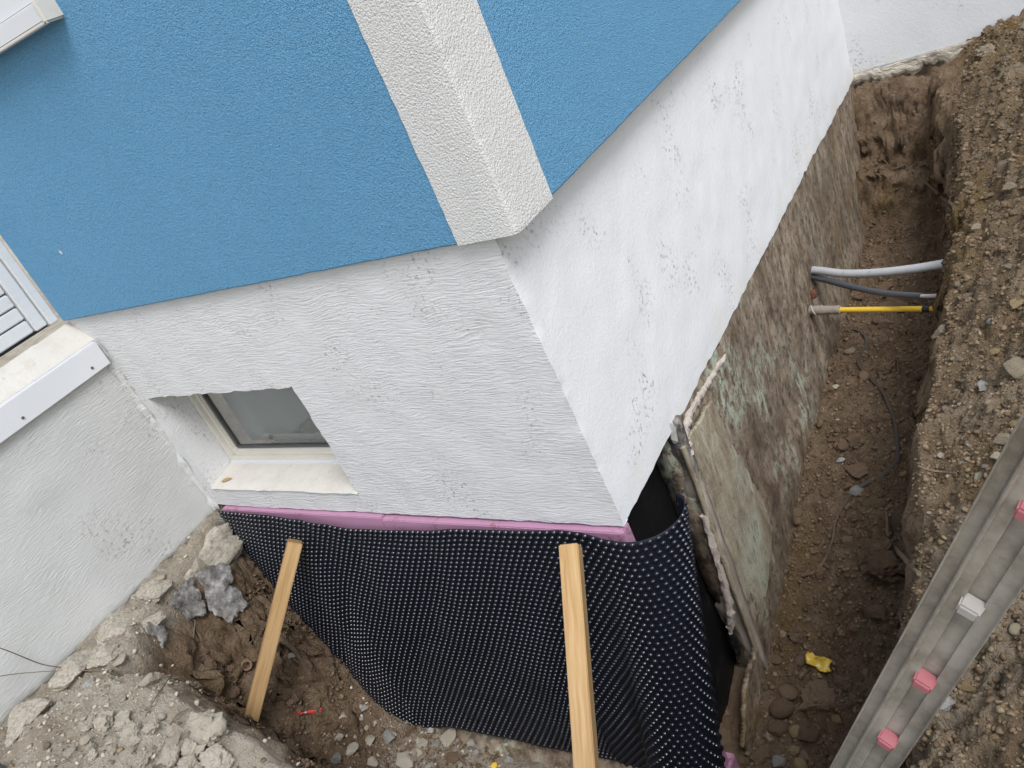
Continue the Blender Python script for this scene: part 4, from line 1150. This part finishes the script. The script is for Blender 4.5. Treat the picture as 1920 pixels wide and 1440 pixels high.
# ================================================================== SERVICES IN THE TRENCH
p = tube('grey_conduit', [(-.06, 2.19, -.415), (.03, 2.155, -.418), (.15, 2.10, -.420), (.30, 2.05, -.409), (.45, 2.00, -.385), (.58, 1.965, -.360), (.66, 1.95, -.345)], .0190, 'pipe_grey', seg=16, n=40)
tag(p, 'light grey plastic conduit crossing the trench, uppermost of the three', 'pipe', 'services crossing the trench')
dk = tube('dark_conduit', [(-.06, 2.185, -.445), (.02, 2.145, -.452), (.18, 2.03, -.452), (.34, 1.91, -.438), (.50, 1.795, -.405)], [.0145, .0145, .0145, .014, .0135], 'pipe_dark', seg=14, n=36)
tag(dk, 'dark grey conduit slanting down beneath the light grey one', 'pipe', 'services crossing the trench')
tube('cable_end', [(.49, 1.802, -.407), (.54, 1.77, -.395), (.66, 1.70, -.36)], .0085, 'cable_end', dk, seg=10, n=10)
gp = empty('gas_pipe'); tag(gp, 'yellow gas pipe with beige sleeve and black tape, lowest across the trench', 'pipe', 'services crossing the trench')
def gpt(t): return (-.05+.70*t, 1.985-.165*t, -.522+.024*t)
tube('pipe', [gpt(t) for t in (.05, .3, .6, .80)], .0125, 'pipe_yellow', gp, seg=14, n=14)
tube('pipe', [gpt(t) for t in (.79, .9, 1.0)], .0120, 'pipe_orange', gp, seg=14, n=10)
tube('sleeve', [gpt(t) for t in (.02, .12, .22, .27)], [.0185, .0215, .020, .0205], 'sleeve', gp, seg=14, n=14, wob=.12)
tube('tape', [gpt(.765), gpt(.785), gpt(.805)], .0150, 'tape', gp, seg=16, n=4)
tube('wire_wrap', [Vector(gpt(.06+.011*i))+Vector((0, .022*math.cos(i*.9), .022*math.sin(i*.9))) for i in range(9)], .003, 'cable_end', gp, seg=6, n=30)
me = rock_mesh('brick_fragment', 3, 3, 9, .15, (1, .8, .8)); me.materials.append(MAT['brick_bit'])
o = bpy.data.objects.new('brick_fragment', me); C.objects.link(o); o.location = (-.002, 2.06, -.485); o.scale = (.02, .03, .03)
tag(o, 'orange brick fragment in the wall hole above the gas pipe', 'brick')

# earthing strap, roots, twigs: follow the soil
def on_ground(pts, lift=.004):
    return [tuple(hit(*q)+np.array((0, 0, lift))) for q in pts]
st = tube('black_strap', on_ground([(1583, 622), (1603, 621), (1622, 632), (1626, 650), (1613, 672), (1613, 690), (1632, 712), (1655, 738), (1668, 765), (1680, 800), (1684, 838), (1684, 868), (1664, 890), (1630, 908), (1600, 928), (1585, 950)], .016), [.010, .008, .007, .006, .007, .009, .009, .006], 'strap', seg=6, n=120, flat=.22)
tag(st, 'black flat strap winding along the trench floor', 'strap')
ROOTS = [([(1585, 950), (1568, 985), (1562, 1020), (1548, 1055), (1530, 1078), (1506, 1086)], [.003, .004, .005, .007, .006], 'thin brown root running on from the end of the strap'),
         ([(1663, 965), (1665, 985), (1666, 1008), (1682, 1035), (1704, 1062), (1726, 1086)], [.004, .007, .009, .008, .006], 'thick curved root near the right bank foot'),
         ([(1672, 1000), (1690, 985), (1710, 972), (1722, 965)], [.002, .0013], 'fine rootlet branching above the thick curved root'),
         ([(1684, 680), (1685, 705), (1684, 735), (1672, 752), (1665, 768)], [.0022, .0016], 'fine pale root hanging beside the strap'),
         ([(1724, 884), (1745, 892), (1770, 895), (1795, 898)], [.003, .002], 'pale root sticking out of the right bank face'),
         ([(1673, 1140), (1690, 1138), (1708, 1142)], [.002, .0015], 'short pale rootlet by the bank below the curved root'),
         ([(1733, 345), (1752, 362), (1772, 380), (1788, 392)], [.007, .009, .006], 'stubby root poking from the dark far corner of the trench')]
for q, r_, lb_ in ROOTS: tag(tube('root', on_ground(q, .018), r_, 'root', seg=6, n=40, wob=.2), lb_, 'root', 'roots in the soil')
def lifted(q): return [tuple(hit(a, b)+np.array((h*.5, -h*.5, h))) for a, b, h in q]
TW = [([(130, 1254, .02), (100, 1250, .05), (60, 1232, .08), (25, 1215, .12), (0, 1192, .15)], [.0022, .0018, .001], 'long thin twig arching up in front of the return wall'),
      ([(215, 1258, .01), (170, 1260, .03), (120, 1263, .05), (70, 1268, .06), (24, 1274, .06)], [.002, .0014], 'thin straight twig lying below the arching one'),
      ([(272, 1345, .0), (300, 1310, .02), (325, 1280, .03), (348, 1254, .04)], [.0022, .0018], 'straight pale twig rising from the rubble row'),
      ([(410, 1345, .0), (430, 1320, .02), (457, 1290, .03)], [.0022, .0018], 'short pale twig leaning behind the biggest lump'),
      ([(318, 1360, .0), (340, 1340, .015), (362, 1330, .02)], [.002, .0016], 'short twig behind the flat plaster lump'),
      ([(357, 1155, .02), (380, 1172, .03), (405, 1183, .03), (432, 1188, .02)], [.002, .0013], 'thin root hanging below the torn felt'),
      ([(372, 1165, .02), (368, 1200, .02), (356, 1225, .01), (335, 1245, .01)], [.0016, .001], 'fine root dangling down the soil face'),
      ([(268, 1170, .02), (288, 1200, .03), (294, 1235, .02), (283, 1270, .01)], [.0016, .001], 'fine root hanging at the left of the hollow'),
      ([(612, 1385, .01), (608, 1410, .02), (585, 1432, .02)], [.0018, .0012], 'bent twig at the bottom edge right of the left batten'),
      ([(280, 1170, .01), (310, 1178, .02), (332, 1183, .02)], [.0018, .0012], 'short root across the rim')]
for q, r_, lb_ in TW: tag(tube('twig', lifted(q), r_, 'root', seg=5, n=36, wob=.2), lb_, 'twig', 'twigs in the pit')
arch = tube('root', lifted([(525, 1222, .0), (530, 1210, .05), (545, 1208, .06), (560, 1222, .04), (570, 1245, .0)]), [.011, .013, .013, .011, .008], 'root', seg=8, n=30, wob=.25)
tag(arch, 'thick arched root between left batten and membrane', 'root', 'roots in the soil')
pp = hit(462, 1243); d_ = Vector((.75, -.45, .30)).normalized()
def pipe_stub():
    a = Vector(pp)-d_*.05; pts = [a, Vector(pp)+d_*.03]; V = []; F = []
    s = d_.orthogonal().normalized(); b = d_.cross(s); n = 14
    prof = [(0, .021), (1, .021), (1.0, .0145), (.45, .0135)]
    for (t, r_) in prof:
        c = pts[0].lerp(pts[1], t)
        for j in range(n): V.append(c+s*(r_*math.cos(6.2832*j/n))+b*(r_*math.sin(6.2832*j/n)))
    for i in range(3):
        for j in range(n): F.append((i*n+j, i*n+(j+1) % n, (i+1)*n+(j+1) % n, (i+1)*n+j))
    F.append(tuple(3*n+j for j in range(n)))
    tag(link('pipe_stub', mesh('pipe_stub', V, F), 'rust', None, True, 40), 'rusty hollow pipe stub sticking out of the soil beside the left batten', 'pipe')
pipe_stub()

# torn roofing felt hanging in the hollow
def felt(name, outline, m, label, cat, lift=.018, seed=1, cell=.006, crump=.012, jag=6):
    """ragged sheet draped on the soil: outline in photo points, laid on the ground surface"""
    pts = [Vector(hit(*q)) for q in outline]
    c = sum(pts, Vector())/len(pts)
    A_ = np.array([(q-c)[:] for q in pts]); _, _, vt = np.linalg.svd(A_); ux, uy, un = Vector(vt[0]), Vector(vt[1]), Vector(vt[2])
    if un.dot(Vector(CAM)-c) < 0: un = -un
    uv = [((q-c).dot(ux), (q-c).dot(uy), (q-c).dot(un)) for q in pts]
    rr = random.Random(seed); ring = []
    n = len(uv)
    for i in range(n):
        a, b = uv[i], uv[(i+1) % n]
        for k in range(jag):
            t = k/jag; j = rr.uniform(-1, 1)*.007*(1 if k else .3)
            dx, dy = b[0]-a[0], b[1]-a[1]; l = math.hypot(dx, dy)+1e-6
            ring.append((a[0]+dx*t-dy/l*j, a[1]+dy*t+dx/l*j))
    bm = bmesh.new(); vs = [bm.verts.new((x, y, 0)) for x, y in ring]; f = bm.faces.new(vs)
    bmesh.ops.triangulate(bm, faces=[f])
    for _ in range(3): bmesh.ops.subdivide_edges(bm, edges=[e for e in bm.edges if e.calc_length() > cell*2], cuts=1)
    bmesh.ops.triangulate(bm, faces=bm.faces)
    for v in bm.verts:
        x, y = v.co.x, v.co.y
        w = [1/((x-a[0])**2+(y-a[1])**2+.0004) for a in uv]; h = sum(q*a[2] for q, a in zip(w, uv))/sum(w)
        h += crump*(mnoise.noise(Vector((x*22, y*22, seed)))+.5*mnoise.noise(Vector((x*60, y*60, seed))))+lift
        v.co = c+ux*x+uy*y+un*h
    bmesh.ops.recalc_face_normals(bm, faces=bm.faces)
    me = bpy.data.meshes.new(name); bm.to_mesh(me); bm.free()
    o = link(name, me, m, None, True, 40); solidify(o, .0025, 0)
    return tag(o, label, cat)
felt('roofing_felt', [(360, 1075), (395, 1060), (425, 1062), (432, 1090), (415, 1098), (440, 1105), (459, 1138), (440, 1155), (428, 1172), (405, 1158), (385, 1145), (378, 1110)], 'felt', 'largest torn grey felt sheet below the concrete lump', 'felt', .03, 1)
felt('roofing_felt', [(352, 1085), (370, 1120), (382, 1145), (374, 1158), (345, 1165), (330, 1145), (312, 1140), (318, 1120), (335, 1100)], 'felt', 'middle torn grey felt sheet left of the largest', 'felt', .025, 2)
felt('roofing_felt', [(268, 1172), (300, 1175), (306, 1205), (296, 1222), (285, 1200), (268, 1190)], 'felt', 'small torn grey felt scrap at the left of the hollow', 'felt', .025, 3)
felt('snack_wrapper', [(1518, 1226), (1530, 1230), (1540, 1238), (1565, 1245), (1560, 1252), (1564, 1265), (1540, 1262), (1516, 1250)], 'foil_yellow', 'crumpled yellow foil wrapper on the trench floor', 'wrapper', .034, 4, .003, .012, 3)
felt('red_scrap', [(549, 1332), (575, 1325), (600, 1320), (602, 1330), (590, 1334), (570, 1333)], 'foil_red', 'red and white plastic scrap in the pit right of the left batten', 'scrap', .02, 5, .003, .004, 3)
felt('yellow_scrap', [(920, 1437), (930, 1432), (938, 1440), (925, 1446)], 'foil_yellow', 'tiny yellow plastic scrap at the bottom edge of the pit', 'scrap', .012, 6, .002, .004, 3)
# dry leaf on the window ledge
me = mesh('dry_leaf', [(-.025, 0, .001), (-.008, .008, .005), (.012, .008, .005), (.027, .001, .002), (.012, -.007, .003), (-.008, -.007, .003)], [(0, 5, 1), (1, 5, 4, 2), (2, 4, 3)])
o = link('dry_leaf', me, 'leaf'); o.location = (-1.715, .030, WZ0+.013); o.rotation_euler = (R(8), 0, R(24)); solidify(o, .0008)
tag(o, 'dry ochre leaf lying on the window ledge', 'leaf')
# dark board edge at the near left
q = hit(4, 1436)
b_ = box('dark_board', -.16, .05, -.25, .0, -.012, .012, 'dark_board', None, .003); b_.location = (q[0]-.01, q[1]-.012, q[2]+.02); b_.rotation_euler = (R(4), R(-6), R(12))
tag(b_, 'dark board edge at the bottom left photo corner', 'board')
